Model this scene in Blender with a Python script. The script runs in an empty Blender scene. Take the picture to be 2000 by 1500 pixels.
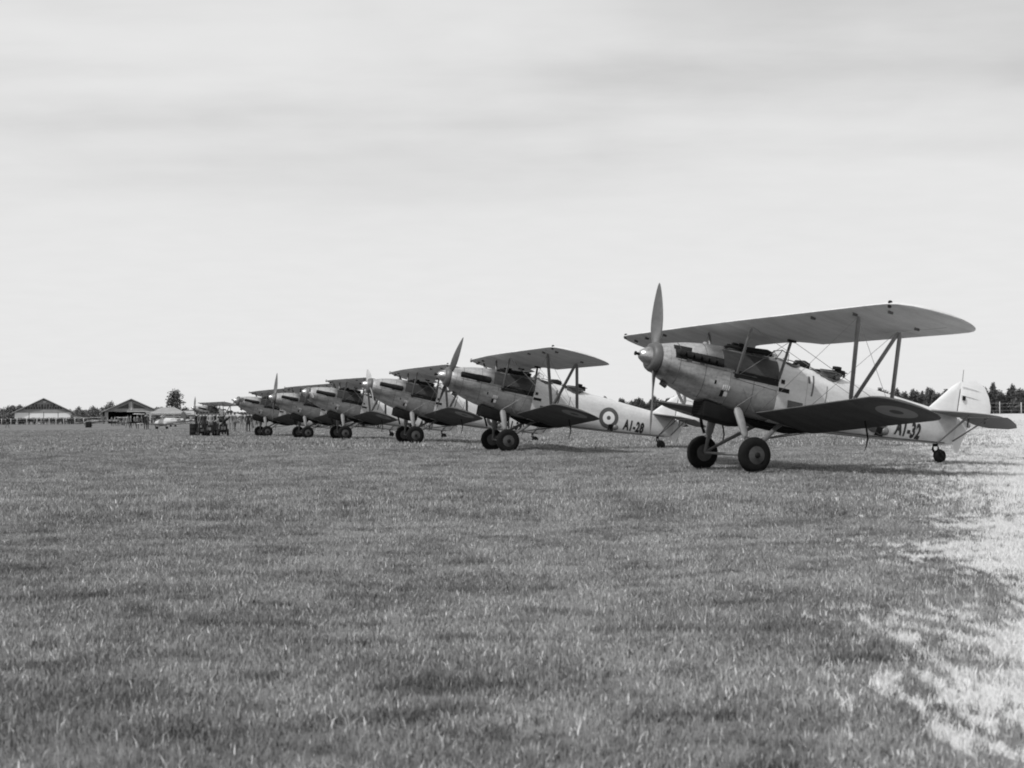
import bpy, bmesh, math, random
import numpy as np
from math import sin, cos, tan, radians, pi, sqrt, atan2
from mathutils import Vector, Matrix

random.seed(7)
rng = np.random.default_rng(11)
S = bpy.context.scene
COL = S.collection

# ------------------------------------------------------------------ camera, sky, sun, exposure
FPX = 2610.47                    # focal length in pixels of a 2000 px wide frame
CAM_H, PITCH, ROLL = 1.194, 0.02436, -0.00744
cam_d = bpy.data.cameras.new('camera')
cam = bpy.data.objects.new('camera', cam_d)
COL.objects.link(cam)
cam_d.sensor_width = 36
cam_d.lens = 36 * FPX / 2000
cam_d.clip_start, cam_d.clip_end = 0.1, 6000
cam_d.dof.use_dof = True
cam_d.dof.focus_distance = 45
cam_d.dof.aperture_fstop = 5.0
_f = Vector((0, cos(PITCH), sin(PITCH)))
_u0 = Vector((0, -sin(PITCH), cos(PITCH)))
_r0 = Vector((1, 0, 0))
_r = cos(ROLL) * _r0 + sin(ROLL) * _u0
_u = -sin(ROLL) * _r0 + cos(ROLL) * _u0
m = Matrix((( _r.x, _u.x, -_f.x), (_r.y, _u.y, -_f.y), (_r.z, _u.z, -_f.z))).to_4x4()
m.translation = (0, 0, CAM_H)
cam.matrix_world = m
S.camera = cam

SUN_EL, SUN_AZ = radians(50), radians(222)      # azimuth clockwise from +Y (the view direction)
sun_d = bpy.data.lights.new('sun', 'SUN')
sun_d.energy = 3.0
sun_d.angle = radians(1.5)
sun_d.color = (1, 1, 1)
sun = bpy.data.objects.new('sun', sun_d)
COL.objects.link(sun)
sdir = Vector((sin(SUN_AZ) * cos(SUN_EL), cos(SUN_AZ) * cos(SUN_EL), sin(SUN_EL)))
sun.rotation_euler = sdir.to_track_quat('Z', 'Y').to_euler()
sun.location = (0, 0, 60)

W = bpy.data.worlds.new('World')
S.world = W
W.use_nodes = True
nt = W.node_tree
nt.nodes.clear()
def N(t, ty, **kw):
    n = t.nodes.new(ty)
    for k, v in kw.items():
        setattr(n, k, v)
    return n
def MATH(t, op, a, b=None, c=None, clamp=False):
    n = t.nodes.new('ShaderNodeMath'); n.operation = op; n.use_clamp = clamp
    for i, v in enumerate((a, b, c)):
        if v is None: continue
        if isinstance(v, (int, float)): n.inputs[i].default_value = v
        else: t.links.new(v, n.inputs[i])
    return n.outputs[0]
sky = N(nt, 'ShaderNodeTexSky', sky_type='NISHITA', sun_disc=False)
sky.sun_elevation = SUN_EL
sky.sun_rotation = SUN_AZ
bw = N(nt, 'ShaderNodeRGBToBW'); nt.links.new(sky.outputs[0], bw.inputs[0])
tc = N(nt, 'ShaderNodeTexCoord'); sep = N(nt, 'ShaderNodeSeparateXYZ')
nt.links.new(tc.outputs['Generated'], sep.inputs[0])
zz = MATH(nt, 'ADD', MATH(nt, 'MAXIMUM', sep.outputs[2], 0.0), 0.09)
cmb = N(nt, 'ShaderNodeCombineXYZ')
nt.links.new(MATH(nt, 'DIVIDE', sep.outputs[0], zz), cmb.inputs[0])
nt.links.new(MATH(nt, 'DIVIDE', sep.outputs[1], zz), cmb.inputs[1])
def cloudnoise(sc, rot, scale, detail, off):
    mp = N(nt, 'ShaderNodeMapping'); mp.inputs['Scale'].default_value = sc
    mp.inputs['Rotation'].default_value = (0, 0, rot); mp.inputs['Location'].default_value = off
    nt.links.new(cmb.outputs[0], mp.inputs[0])
    nz = N(nt, 'ShaderNodeTexNoise'); nz.inputs['Scale'].default_value = scale
    nz.inputs['Detail'].default_value = detail; nz.inputs['Roughness'].default_value = 0.5
    nt.links.new(mp.outputs[0], nz.inputs[0]); return nz.outputs[0]
def ramp(t, v, a, b):
    r = N(t, 'ShaderNodeMapRange', interpolation_type='SMOOTHSTEP')
    r.inputs[1].default_value = a; r.inputs[2].default_value = b
    t.links.new(v, r.inputs[0]); return r.outputs[0]
c1 = ramp(nt, cloudnoise((1.0, 1.0, 1), 0.10, 0.55, 7.0, (3.1, 0.6, 0)), 0.40, 0.68)
c2 = ramp(nt, cloudnoise((0.55, 1.7, 1), -0.08, 1.1, 9.0, (7.3, 2.2, 0)), 0.38, 0.72)
grain = cloudnoise((1, 1, 1), 0, 6.0, 6.0, (0, 0, 0))
high = ramp(nt, sep.outputs[2], 0.10, 0.27)          # thicker stratus higher up
dark = MATH(nt, 'MULTIPLY', MATH(nt, 'ADD', MATH(nt, 'MULTIPLY', c1, 1.9), MATH(nt, 'MULTIPLY', c2, 1.3)), high)
lum = MATH(nt, 'SUBTRACT', 8.25, dark)
lum = MATH(nt, 'ADD', lum, MATH(nt, 'MULTIPLY', MATH(nt, 'SUBTRACT', grain, 0.5), 0.5))
mixv = MATH(nt, 'ADD', MATH(nt, 'MULTIPLY', lum, 0.93), MATH(nt, 'MULTIPLY', bw.outputs[0], 0.07))
bg = N(nt, 'ShaderNodeBackground'); bg.inputs['Strength'].default_value = 0.1
nt.links.new(mixv, bg.inputs['Color'])
wo = N(nt, 'ShaderNodeOutputWorld'); nt.links.new(bg.outputs[0], wo.inputs[0])

S.render.engine = 'CYCLES'
S.view_settings.view_transform = 'Standard'
S.view_settings.look = 'None'
S.view_settings.gamma = 1
S.view_settings.use_curve_mapping = False
S.view_settings.exposure = 0.0
S.cycles.filter_width = 1.9
S.cycles.max_bounces = 6
S.cycles.transparent_max_bounces = 8

# ------------------------------------------------------------------ helpers
def tag(o, label=None, cat=None, group=None, kind=None):
    if label: o['label'] = label
    if cat: o['category'] = cat
    if group: o['group'] = group
    if kind: o['kind'] = kind
    return o

def material(name, base, rough=0.6, metal=0.0, var=0.12, scale=3.0, bump=0.0, bscale=20.0, spec=0.5, streak=None, world=False):
    mt = bpy.data.materials.new(name); mt.use_nodes = True
    t = mt.node_tree; p = t.nodes['Principled BSDF']
    p.inputs['Roughness'].default_value = rough
    p.inputs['Metallic'].default_value = metal
    p.inputs['Specular IOR Level'].default_value = spec
    tcn = t.nodes.new('ShaderNodeTexCoord')
    mp = t.nodes.new('ShaderNodeMapping')
    t.links.new(tcn.outputs['Object'], mp.inputs[0])
    if streak: mp.inputs['Scale'].default_value = streak
    nz = t.nodes.new('ShaderNodeTexNoise')
    nz.inputs['Scale'].default_value = scale; nz.inputs['Detail'].default_value = 6
    t.links.new(mp.outputs[0], nz.inputs[0])
    r = t.nodes.new('ShaderNodeMapRange')
    r.inputs[1].default_value = 0.3; r.inputs[2].default_value = 0.7
    r.inputs[3].default_value = base * (1 - var); r.inputs[4].default_value = base * (1 + var)
    t.links.new(nz.outputs[0], r.inputs[0])
    t.links.new(r.outputs[0], p.inputs['Base Color'])
    rr = t.nodes.new('ShaderNodeMapRange')
    rr.inputs[3].default_value = max(0.05, rough - 0.1); rr.inputs[4].default_value = min(1, rough + 0.1)
    t.links.new(nz.outputs[0], rr.inputs[0]); t.links.new(rr.outputs[0], p.inputs['Roughness'])
    if bump:
        nb = t.nodes.new('ShaderNodeTexNoise'); nb.inputs['Scale'].default_value = bscale; nb.inputs['Detail'].default_value = 4
        t.links.new(tcn.outputs['Object'], nb.inputs[0])
        b = t.nodes.new('ShaderNodeBump'); b.inputs['Strength'].default_value = bump; b.inputs['Distance'].default_value = 0.01
        t.links.new(nb.outputs[0], b.inputs['Height']); t.links.new(b.outputs[0], p.inputs['Normal'])
    return mt

def grime(mt, amount=.35, streak=(.5, 2.5, 2.5), scale=1.6, lo=.42, hi=.68):
    t = mt.node_tree; p = t.nodes['Principled BSDF']; src = p.inputs['Base Color'].links[0].from_socket
    tcn = t.nodes.new('ShaderNodeTexCoord'); out = src
    for st, sc, am in ((streak, scale, amount), ((1, 1, 1), 14.0, amount * .5)):
        mp = t.nodes.new('ShaderNodeMapping'); mp.inputs['Scale'].default_value = st; t.links.new(tcn.outputs['Object'], mp.inputs[0])
        nz = t.nodes.new('ShaderNodeTexNoise'); nz.inputs['Scale'].default_value = sc; nz.inputs['Detail'].default_value = 8; nz.inputs['Roughness'].default_value = .65
        t.links.new(mp.outputs[0], nz.inputs[0])
        r = t.nodes.new('ShaderNodeMapRange'); r.inputs[1].default_value = lo; r.inputs[2].default_value = hi; r.inputs[3].default_value = 1; r.inputs[4].default_value = 1 - am
        t.links.new(nz.outputs[0], r.inputs[0]); out = MATH(t, 'MULTIPLY', out, r.outputs[0])
    t.links.new(out, p.inputs['Base Color']); return mt

def rib_material(name, base, spacing=0.36, axis=1, metal=0.3, rough=0.5, strength=0.5, spec=0.5):
    mt = material(name, base, rough, metal, 0.08, 1.6, spec=spec)
    t = mt.node_tree; p = t.nodes['Principled BSDF']
    tcn = t.nodes.new('ShaderNodeTexCoord'); sp = t.nodes.new('ShaderNodeSeparateXYZ')
    t.links.new(tcn.outputs['Object'], sp.inputs[0])
    v = MATH(t, 'MULTIPLY', sp.outputs[axis], pi / spacing)
    v = MATH(t, 'ABSOLUTE', MATH(t, 'SINE', v))
    v = MATH(t, 'POWER', v, 0.5)
    b = t.nodes.new('ShaderNodeBump'); b.inputs['Strength'].default_value = strength; b.inputs['Distance'].default_value = 0.012
    b.invert = True
    t.links.new(v, b.inputs['Height']); t.links.new(b.outputs[0], p.inputs['Normal'])
    return mt

class MB:
    """collects shapes, links them as ONE mesh object"""
    def __init__(s): s.v = []; s.f = []; s.sm = []
    def add(s, vs, fs, smooth=True):
        o = len(s.v); s.v += [tuple(v) for v in vs]
        s.f += [tuple(i + o for i in f) for f in fs]; s.sm += [smooth] * len(fs); return s
    def box(s, c, d, R=None):
        x, y, z = d[0] / 2, d[1] / 2, d[2] / 2
        vs = [Vector((i * x, j * y, k * z)) for i in (-1, 1) for j in (-1, 1) for k in (-1, 1)]
        if R: vs = [R @ v for v in vs]
        vs = [v + Vector(c) for v in vs]
        return s.add(vs, [(0, 1, 3, 2), (4, 6, 7, 5), (0, 4, 5, 1), (2, 3, 7, 6), (0, 2, 6, 4), (1, 5, 7, 3)], False)
    def rings(s, rings, cap=True, closed=False):
        n = len(rings[0]); vs = [p for r in rings for p in r]; fs = []
        for i in range(len(rings) - 1 + (1 if closed else 0)):
            a, b = i * n, ((i + 1) % len(rings)) * n
            for j in range(n):
                k = (j + 1) % n
                fs.append((a + j, a + k, b + k, b + j))
        s.add(vs, fs, True)
        if cap and not closed:
            o = len(s.v) - len(vs)
            s.f.append(tuple(o + i for i in range(n))[::-1]); s.sm.append(False)
            s.f.append(tuple(o + (len(rings) - 1) * n + i for i in range(n))); s.sm.append(False)
        return s
    def tube(s, pts, r, n=10, ratio=1.0, chord=None):
        """round or (ratio<1) streamlined tube through pts; chord = direction of the long axis"""
        pts = [Vector(p) for p in pts]
        if isinstance(r, (int, float)): r = [r] * len(pts)
        rg = []
        for i, p in enumerate(pts):
            d = (pts[min(i + 1, len(pts) - 1)] - pts[max(i - 1, 0)]).normalized()
            c = Vector(chord) if chord else (Vector((0, 0, 1)) if abs(d.z) < 0.9 else Vector((1, 0, 0)))
            a = (c - d * c.dot(d)).normalized(); b = d.cross(a)
            rg.append([p + a * cos(2 * pi * k / n) * r[i] + b * sin(2 * pi * k / n) * r[i] * ratio for k in range(n)])
        return s.rings(rg)
    def lathe(s, o, axis, prof, n=24):
        """prof: (distance along axis, radius)"""
        o = Vector(o); d = Vector(axis).normalized()
        a = d.orthogonal().normalized(); b = d.cross(a)
        rg = [[o + d * t + (a * cos(2 * pi * k / n) + b * sin(2 * pi * k / n)) * max(r, 1e-4) for k in range(n)] for t, r in prof]
        return s.rings(rg)
    def build(s, name, mat, parent=None, cache=None):
        me = bpy.data.meshes.new(name)
        me.from_pydata(s.v, [], s.f)
        me.polygons.foreach_set('use_smooth', s.sm)
        if mat: me.materials.append(mat)
        me.update()
        o = bpy.data.objects.new(name, me); COL.objects.link(o)
        if parent: o.parent = parent
        return o

def autosmooth(o, ang=35):
    me = o.data
    try: me.set_sharp_from_angle(angle=radians(ang))
    except Exception: pass
    return o

def empty(name, loc=(0, 0, 0), parent=None):
    o = bpy.data.objects.new(name, None); COL.objects.link(o); o.location = loc
    o.empty_display_size = 0.3
    if parent: o.parent = parent
    return o

def kids(o): return [c for c in bpy.data.objects if c.parent == o]
def copy_tree(o, parent=None, km=None):
    if km is None:
        km = {}
        for c in bpy.data.objects:
            if c.parent: km.setdefault(c.parent.name, []).append(c)
    c = o.copy(); COL.objects.link(c)
    if parent: c.parent = parent
    for k in km.get(o.name, []): copy_tree(k, c, km)
    return c

# terrain -----------------------------------------------------------
_TY = [0, 15, 28, 43.5, 56.6, 70, 80, 91, 130, 5000]
_TZ = [0, 0, -.04, .05, .09, .05, -.05, -.07, 0, 0]
def sst(a, b, x):
    t = np.clip((x - a) / (b - a), 0, 1); return t * t * (3 - 2 * t)
def ground(x, y):
    x = np.asarray(x, float); y = np.asarray(y, float)
    z = np.interp(y, _TY, _TZ)
    z = z + 1.0 * sst(10, 75, x) * sst(70, 240, y)
    return z
def gz(x, y): return float(ground(x, y))
def at(px, D, dz=0.0):
    """a point of the ground at photo column px, D metres ahead"""
    X = (px - 1000) / FPX * D
    return Vector((X, D, gz(X, D) + dz))

# ------------------------------------------------------------------ materials
M = {}
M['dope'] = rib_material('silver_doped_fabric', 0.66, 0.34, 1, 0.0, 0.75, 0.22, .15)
M['lowdope'] = rib_material('shaded_doped_lower_wing', 0.11, 0.34, 1, 0.0, 0.8, 0.2, .08)  # same silver dope, with the underside's shade painted into its colour
M['taildope'] = rib_material('shaded_doped_tailplane', 0.20, 0.30, 1, 0.0, 0.8, 0.2, .08)  # silver dope darkened: shade beneath the tail surfaces is put into the colour
M['rear'] = rib_material('silver_doped_fuselage', 0.66, 0.42, 0, 0.1, 0.5, 0.10)
M['fin'] = material('pale_doped_tail', 0.82, 0.6, 0.0, 0.05, 2)
M['cowl'] = material('burnished_aluminium_cowling', 0.62, 0.34, 0.92, 0.16, 2.2, 0.10, 7)
M['cowl2'] = material('grey_painted_panel', 0.34, 0.40, 0.6, 0.14, 2.5, 0.08, 9)
M['dark'] = material('black_paint', 0.007, 0.7, 0, 0.4, 6, spec=.25)
M['soot'] = material('sooty_exhaust_steel', 0.012, 0.75, 0.0, 0.5, 8, spec=.25)
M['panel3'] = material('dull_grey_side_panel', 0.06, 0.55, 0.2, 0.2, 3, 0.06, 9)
M['leg'] = material('pale_leg_fairing', 0.24, 0.55, 0, 0.1, 4)
M['darkgrey'] = material('dark_grey_metal', 0.09, 0.5, 0.3, 0.3, 6)
M['strut'] = material('grey_painted_strut', 0.19, 0.45, 0.2, 0.12, 4)
M['pale'] = material('pale_grey_paint', 0.62, 0.45, 0.1, 0.1, 4)
M['prop'] = material('grey_propeller_paint', 0.105, 0.5, 0.0, 0.12, 2.5, streak=(1, 1, 0.3))
M['prop_light'] = material('sunlit_propeller', 0.6, 0.35, 0.4, 0.15, 2.5, streak=(1, 1, 0.3))  # sunlight on the blade painted as a pale base colour
M['tyre'] = material('black_tyre_rubber', 0.008, 0.9, 0, 0.35, 9, 0.2, 40, spec=.2)
M['hub'] = material('grey_wheel_disc', 0.075, 0.55, 0.1, 0.2, 6)
M['white'] = material('white_paint', 0.80, 0.7, 0, 0.04, 4, spec=.15)
M['dullwhite'] = material('shaded_white_paint', 0.28, 0.8, 0, 0.08, 4, spec=.08)  # roundel white with the under-wing shade painted into it
M['blue'] = material('dark_blue_paint', 0.10, 0.7, 0, 0.1, 4, spec=.1)
M['red'] = material('red_paint', 0.10, 0.7, 0, 0.1, 4, spec=.1)
M['black'] = material('black_lettering', 0.012, 0.6, 0, 0.3, 10)
M['wire'] = material('steel_wire', 0.30, 0.4, 0.6, 0.1, 4)
gl = bpy.data.materials.new('windscreen_glass'); gl.use_nodes = True
_p = gl.node_tree.nodes['Principled BSDF']
_p.inputs['Transmission Weight'].default_value = 0.9; _p.inputs['Roughness'].default_value = 0.03; _p.inputs['Base Color'].default_value = (.9, .9, .9, 1)
M['glass'] = gl
for k_, a_ in (('cowl', .55), ('cowl2', .35), ('panel3', .4), ('rear', .22), ('fin', .08), ('dope', .18), ('lowdope', .25), ('strut', .3), ('leg', .3), ('prop', .3), ('prop_light', .5), ('hub', .4), ('pale', .2)):
    grime(M[k_], a_)

# ------------------------------------------------------------------ the biplane
# body frame: s metres aft of the propeller hub, y port, z above the thrust line
ATT = 0.200469182
WR = 0.375
CS, CZ = 2.09 + WR * sin(ATT), -1.697 - WR * cos(ATT)
def B(s, y, z): return Vector((CS - s, y, z - CZ))
HUB_Z = 2.4543307

FST = [ # s, top, bottom, half width, exponent top, exponent bottom
 (0.03, .28, -.345, .315, 2.0, 2.0), (0.12, .32, -.40, .345, 2.0, 2.0), (0.30, .375, -.48, .375, 2.05, 2.05), (0.6, .45, -.59, .40, 2.1, 2.1),
 (1.0, .515, -.70, .425, 2.1, 2.2), (1.4, .55, -.77, .44, 2.1, 2.3), (2.0, .57, -.83, .455, 2.1, 2.5), (2.6, .57, -.865, .46, 2.2, 2.8),
 (3.1, .54, -.875, .455, 2.2, 3.0), (3.7, .49, -.87, .44, 2.2, 3.2), (4.3, .455, -.845, .415, 2.2, 3.2), (5.0, .41, -.79, .37, 2.2, 3.2),
 (5.6, .375, -.74, .325, 2.2, 3.2), (6.3, .325, -.67, .265, 2.2, 3.2), (7.0, .28, -.595, .20, 2.2, 3.0), (7.6, .25, -.53, .13, 2.2, 2.6), (7.98, .22, -.47, .045, 2.2, 2.2)]
_fs = [f[0] for f in FST]
def fsec(s):
    return [float(np.interp(s, _fs, [f[i] for f in FST])) for i in range(1, 6)]
def fsmooth(s):
    # light smoothing of the interpolated station values
    a = np.mean([fsec(s + d) for d in (-.12, -.04, .04, .12)], axis=0)
    return a if .2 < s < 7.8 else np.array(fsec(s))
def fpt(s, th, off=0.0):
    """point on the hull; th from 0 = port horizontal, +90 = top"""
    t, b, w, nt_, nb = fsmooth(s)
    zc = t - (t - b) * 0.47
    h = (t - zc) if sin(th) >= 0 else (zc - b)
    n = nt_ if sin(th) >= 0 else nb
    c, q = cos(th), sin(th)
    y = (abs(c) ** (2 / n)) * (w + off) * (1 if c >= 0 else -1)
    z = zc + (abs(q) ** (2 / n)) * (h + off) * (1 if q >= 0 else -1)
    return (s, y, z)
def side_y(s, z, off=0.004):
    t, b, w, nt_, nb = fsmooth(s)
    zc = t - (t - b) * 0.47
    h, n = ((t - zc), nt_) if z >= zc else ((zc - b), nb)
    u = min(abs(z - zc) / h, 0.999)
    return w * (1 - u ** n) ** (1 / n) + off
def hull(s0, s1, n=12, seg=44, off=0.0, th0=0, th1=2 * pi, cap=True):
    rg = []
    for i in range(n + 1):
        s = s0 + (s1 - s0) * i / n
        rg.append([B(*fpt(s, th0 + (th1 - th0) * k / seg, off)) for k in range(seg)])
    return MB().rings(rg, cap)
def patch(s0, s1, z0, z1, off=0.006, n=10, m=4, side=1, skew=0.0):
    """raised patch lying on the hull side"""
    vs = []; fs = []
    for i in range(n + 1):
        for j in range(m + 1):
            s = s0 + (s1 - s0) * i / n + skew * j / m; z = z0 + (z1 - z0) * j / m
            vs.append(B(s, side * side_y(s, z, off), z))
    for i in range(n):
        for j in range(m):
            a = i * (m + 1) + j; fs.append((a, a + m + 1, a + m + 2, a + 1))
    # skirt down into the hull
    ring = [i * (m + 1) for i in range(n + 1)] + [n * (m + 1) + j for j in range(1, m + 1)] + [i * (m + 1) + m for i in range(n - 1, -1, -1)] + [j for j in range(m - 1, 0, -1)]
    o = len(vs)
    for k in ring:
        v = vs[k].copy(); v.y -= side * (off + .01); vs.append(v)
    L = len(ring)
    for k in range(L):
        fs.append((ring[k], ring[(k + 1) % L], o + (k + 1) % L, o + k))
    return MB().add(vs, fs, False)

def interp_poly(pts, y):
    return float(np.interp(y, [p[0] for p in pts], [p[1] for p in pts]))
INC = tan(radians(5.2))
U_LE = [(0, 1.36), (.85, 1.36), (4.9, 1.70), (5.2, 1.74), (5.4, 1.83), (5.6, 2.02), (5.74, 2.28), (5.83, 2.6), (5.87, 2.9)]
U_TE = [(0, 2.86), (.8, 2.88), (1.05, 3.02), (1.3, 3.20), (4.9, 3.52), (5.35, 3.54), (5.5, 3.51), (5.65, 3.42), (5.77, 3.26), (5.84, 3.08), (5.87, 2.94)]
L_LE = [(0, 2.40), (4.15, 2.43), (4.35, 2.50), (4.52, 2.68), (4.64, 2.98), (4.70, 3.30), (4.72, 3.45)]
L_TE = [(0, 3.86), (4.25, 3.90), (4.45, 3.88), (4.58, 3.80), (4.67, 3.65), (4.71, 3.52), (4.72, 3.46)]
def u_z(s, y):     # chord line of the upper wing
    return 1.02 + max(0, abs(y) - .85) * tan(radians(1.65)) - (s - 1.36) * INC
def l_z(s, y):
    return -.745 + max(0, abs(y) - .45) * tan(radians(4.6)) - (s - 2.40) * tan(radians(7.4))
def foil(f):       # upper and lower offsets in chords
    u = 0.095 * (2.6 * sqrt(max(f, 0)) * (1 - f) ** 0.9) * 0.60
    l = -0.030 * sqrt(max(f, 0)) * (1 - f) ** 0.5 * 2.0 * (1 - 0.55 * f)
    return u, l
def wpt(le, te, zf, chord0, y, f, up, ext=0.0):
    ay = abs(y); a, b = interp_poly(le, ay), interp_poly(te, ay)
    s = a + (b - a) * f; c = (b - a)
    u, l = foil(f)
    return s, y, zf(s, y) + (u if up else l) * c + (ext if up else -ext)
def wing(le, te, zf, ys, f0, f1, n=14, mb=None):
    mb = mb or MB(); rg = []
    fr = [f0 + (f1 - f0) * (1 - cos(pi * i / n)) / 2 for i in range(n + 1)] if f0 == 0 else [f0 + (f1 - f0) * i / n for i in range(n + 1)]
    for y in ys:
        up = [B(*wpt(le, te, zf, 0, y, f, True)) for f in fr]
        lo = [B(*wpt(le, te, zf, 0, y, f, False)) for f in reversed(fr)]
        if f0 == 0: lo = lo[:-1]
        if f1 == 1: lo[0] = lo[0] - Vector((0, 0, .006))
        rg.append(up + lo)
    return mb.rings(rg)
def lin(a, b, n): return [a + (b - a) * i / n for i in range(n + 1)]

def disc_on(fn, r0, r1, n=40, m=3):
    vs = []; fs = []
    for j in range(m + 1):
        r = r0 + (r1 - r0) * j / m
        for k in range(n):
            a = 2 * pi * k / n; vs.append(fn(r * cos(a), r * sin(a)))
    for j in range(m):
        for k in range(n):
            fs.append((j * n + k, j * n + (k + 1) % n, (j + 1) * n + (k + 1) % n, (j + 1) * n + k))
    if r0 == 0: pass
    return MB().add(vs, fs, True)

root0 = empty('biplane')
def P(mb, name, mat, parent=root0, ang=None):
    o = mb.build(name, M[mat] if isinstance(mat, str) else mat, parent)
    autosmooth(o, ang or 40); return o

def build_airframe():
    # hull in metal and fabric lengths, each with its own joint
    P(hull(.035, .20, 4), 'nose_cowling', 'cowl')
    P(hull(.206, 1.615, 22, off=-.002), 'engine_cowling', 'cowl')
    P(hull(1.621, 2.80, 14), 'cockpit_side_panel', 'cowl2')
    P(hull(2.806, 3.55, 10, off=-.002), 'forward_fuselage', 'rear')
    P(hull(3.556, 7.98, 44), 'rear_fuselage', 'rear')
    # stringer line, bottom strip
    for s in (1, -1):
        mb = MB(); mb.tube([B(x, s * side_y(x, -.93 * -fsec(x)[1] * 1.0, .0), -.93 * -fsec(x)[1]) for x in lin(3.7, 7.7, 16)], .018, 6)
        P(mb, 'lower_longeron', 'darkgrey')
        P(patch(1.70, 2.80, -.10, .05, .010, 14, 3, s, .0), 'gun_trough', 'dark')
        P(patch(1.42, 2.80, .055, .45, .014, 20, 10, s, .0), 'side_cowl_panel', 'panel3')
        tb = MB(); tb.tube([B(1.66, s * (side_y(1.66, -.01) - .01), -.012), B(2.25, s * (side_y(2.2, -.01) - .012), -.015)], .022, 8)
        P(tb, 'gun_barrel', 'darkgrey')
        P(patch(2.83, 3.10, -.20, -.11, .005, 5, 2, s), 'slot', 'dark')
        P(patch(3.13, 3.52, -.55, -.34, .006, 6, 3, s, -.03), 'access_panel', 'darkgrey')
        P(patch(2.87, 2.96, -.02, .07, .006, 3, 3, s), 'vent_port', 'dark')
        for k in range(4):
            x = 1.49 + k * .046
            mb = MB(); mb.tube([B(x, s * side_y(x, -.40, .004), -.41), B(x + .01, s * side_y(x, -.32, .008), -.31)], [.007, .011], 6)
            P(mb, 'louvre', 'pale')
        P(patch(1.46, 1.53, -.56, -.43, .008, 3, 3, s), 'air_inlet', 'dark')
        P(patch(1.54, 1.62, -.54, -.45, .008, 3, 3, s), 'inlet_cover', 'pale')
        P(patch(1.27, 1.31, -.33, -.25, .006, 2, 2, s), 'fastener_plate', 'dark')
        P(patch(.86, .96, .00, .04, .012, 3, 2, s), 'exhaust_bracket', 'darkgrey')
        # thin panel seams as raised strips
        for x in (.42, 1.02, 2.2):
            mb = MB(); mb.tube([B(*fpt(x, th * s if s > 0 else pi - th, .002)) for th in lin(-1.2, 1.3, 18)], .006, 5)
            P(mb, 'panel_strip', 'darkgrey')
        mb = MB(); mb.tube([B(x, s * side_y(x, z, .0), z) for x, z in zip(lin(1.66, 2.78, 10), lin(-.13, -.20, 10))], .006, 5)
        P(mb, 'panel_strip', 'darkgrey')
        mb = MB(); mb.tube([B(x, s * side_y(x, .02 - .02 * x, .002), .02 - .02 * x) for x in lin(.35, 1.7, 12)], .010, 5)
        P(mb, 'cowling_rail', 'cowl2')
        # footstep and small fittings on the rear fuselage
        mb = MB(); mb.tube([B(5.62, s * side_y(5.62, -.60), -.60), B(5.66, s * (side_y(5.62, -.60) + .09), -.655), B(5.72, s * (side_y(5.62, -.6) + .09), -.655), B(5.76, s * side_y(5.7, -.6), -.6)], .022, 6)
        P(mb, 'footstep', 'dark')
        mb = MB(); mb.lathe(B(5.86, s * (side_y(5.86, -.52) - .03), -.53), (0, s, 0), [(0, .10), (.04, .095), (.07, .07), (.085, .02)], 16); P(mb, 'round_fairing', 'strut')
        P(patch(5.60, 5.80, -.66, -.47, .010, 4, 4, s), 'step_recess', 'dark')
        P(patch(3.66, 3.70, -.15, .32, .004, 2, 6, s, .06), 'strap', 'darkgrey')
        P(patch(4.05, 4.07, -.30, .15, .004, 2, 6, s, .03), 'strap', 'strut')
        P(patch(3.58, 3.63, .12, .28, .008, 2, 3, s), 'latch', 'darkgrey')
    # chin inlet
    mb = MB(); mb.tube([B(.22, 0, -.40), B(.24, 0, -.50), B(.36, 0, -.56)], [.05, .055, .04], 10)
    P(mb, 'chin_inlet', 'darkgrey')
    # radiator bath
    rg = []
    for s, zt, zb, w in ((1.20, -.70, -1.00, .23), (1.24, -.70, -1.04, .25), (1.75, -.76, -1.09, .27), (2.10, -.80, -1.10, .26), (2.22, -.82, -1.04, .24)):
        r = .05
        rg.append([B(s, w, zt), B(s, w, zb + r), B(s, w - .02, zb + .015), B(s, w - r - .02, zb), B(s, -w + r + .02, zb), B(s, -w + .02, zb + .015), B(s, -w, zb + r), B(s, -w, zt)])
    P(MB().rings(rg), 'radiator', 'dark', ang=30)
    mb = MB()
    for k in range(9): mb.box(B(1.192, -.2 + .05 * k, -.87), (.012, .012, .30))
    for k in range(5): mb.box(B(1.188, 0, -.98 + .055 * k), (.010, .42, .010))
    P(mb, 'radiator_grille', 'dark')
    mb = MB(); mb.tube([B(1.42, -.2, -.78), B(1.50, -.35, -1.0), B(1.62, -.42, -1.2), B(1.66, -.36, -1.32)], .035, 8)
    P(mb, 'overflow_pipe', 'dark')
    # belly fairing behind the radiator
    mb = MB(); mb.tube([B(2.30, 0, -.86), B(2.7, 0, -.93), B(3.4, 0, -.94), B(4.0, 0, -.88)], [.06, .16, .14, .05], 12, 0.6, (0, 1, 0))
    P(mb, 'belly_fairing', 'dark')
    # top of the hull: long dark trough cover, sight and filler
    mb = MB(); mb.tube([B(1.50, .20, .525), B(1.62, .21, .555), B(2.55, .22, .60), B(2.66, .22, .585)], [.028, .034, .072, .060], 12)
    P(mb, 'gun_fairing', 'dark')
    mb = MB(); mb.tube([B(1.50, -.20, .525), B(1.62, -.21, .555), B(2.55, -.22, .60), B(2.66, -.22, .585)], [.028, .034, .072, .060], 12)
    P(mb, 'gun_fairing', 'dark')
    mb = MB(); mb.box(B(1.80, .10, .62), (.12, .06, .10)); mb.box(B(1.96, .10, .63), (.10, .05, .12)); mb.tube([B(1.62, .1, .60), B(2.3, .1, .63)], .022, 8)
    P(mb, 'gun_sight', 'dark')
    mb = MB(); mb.lathe(B(1.15, 0, .50), (0, 0, 1), [(0, .06), (.05, .06), (.065, .04)], 14)
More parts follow.
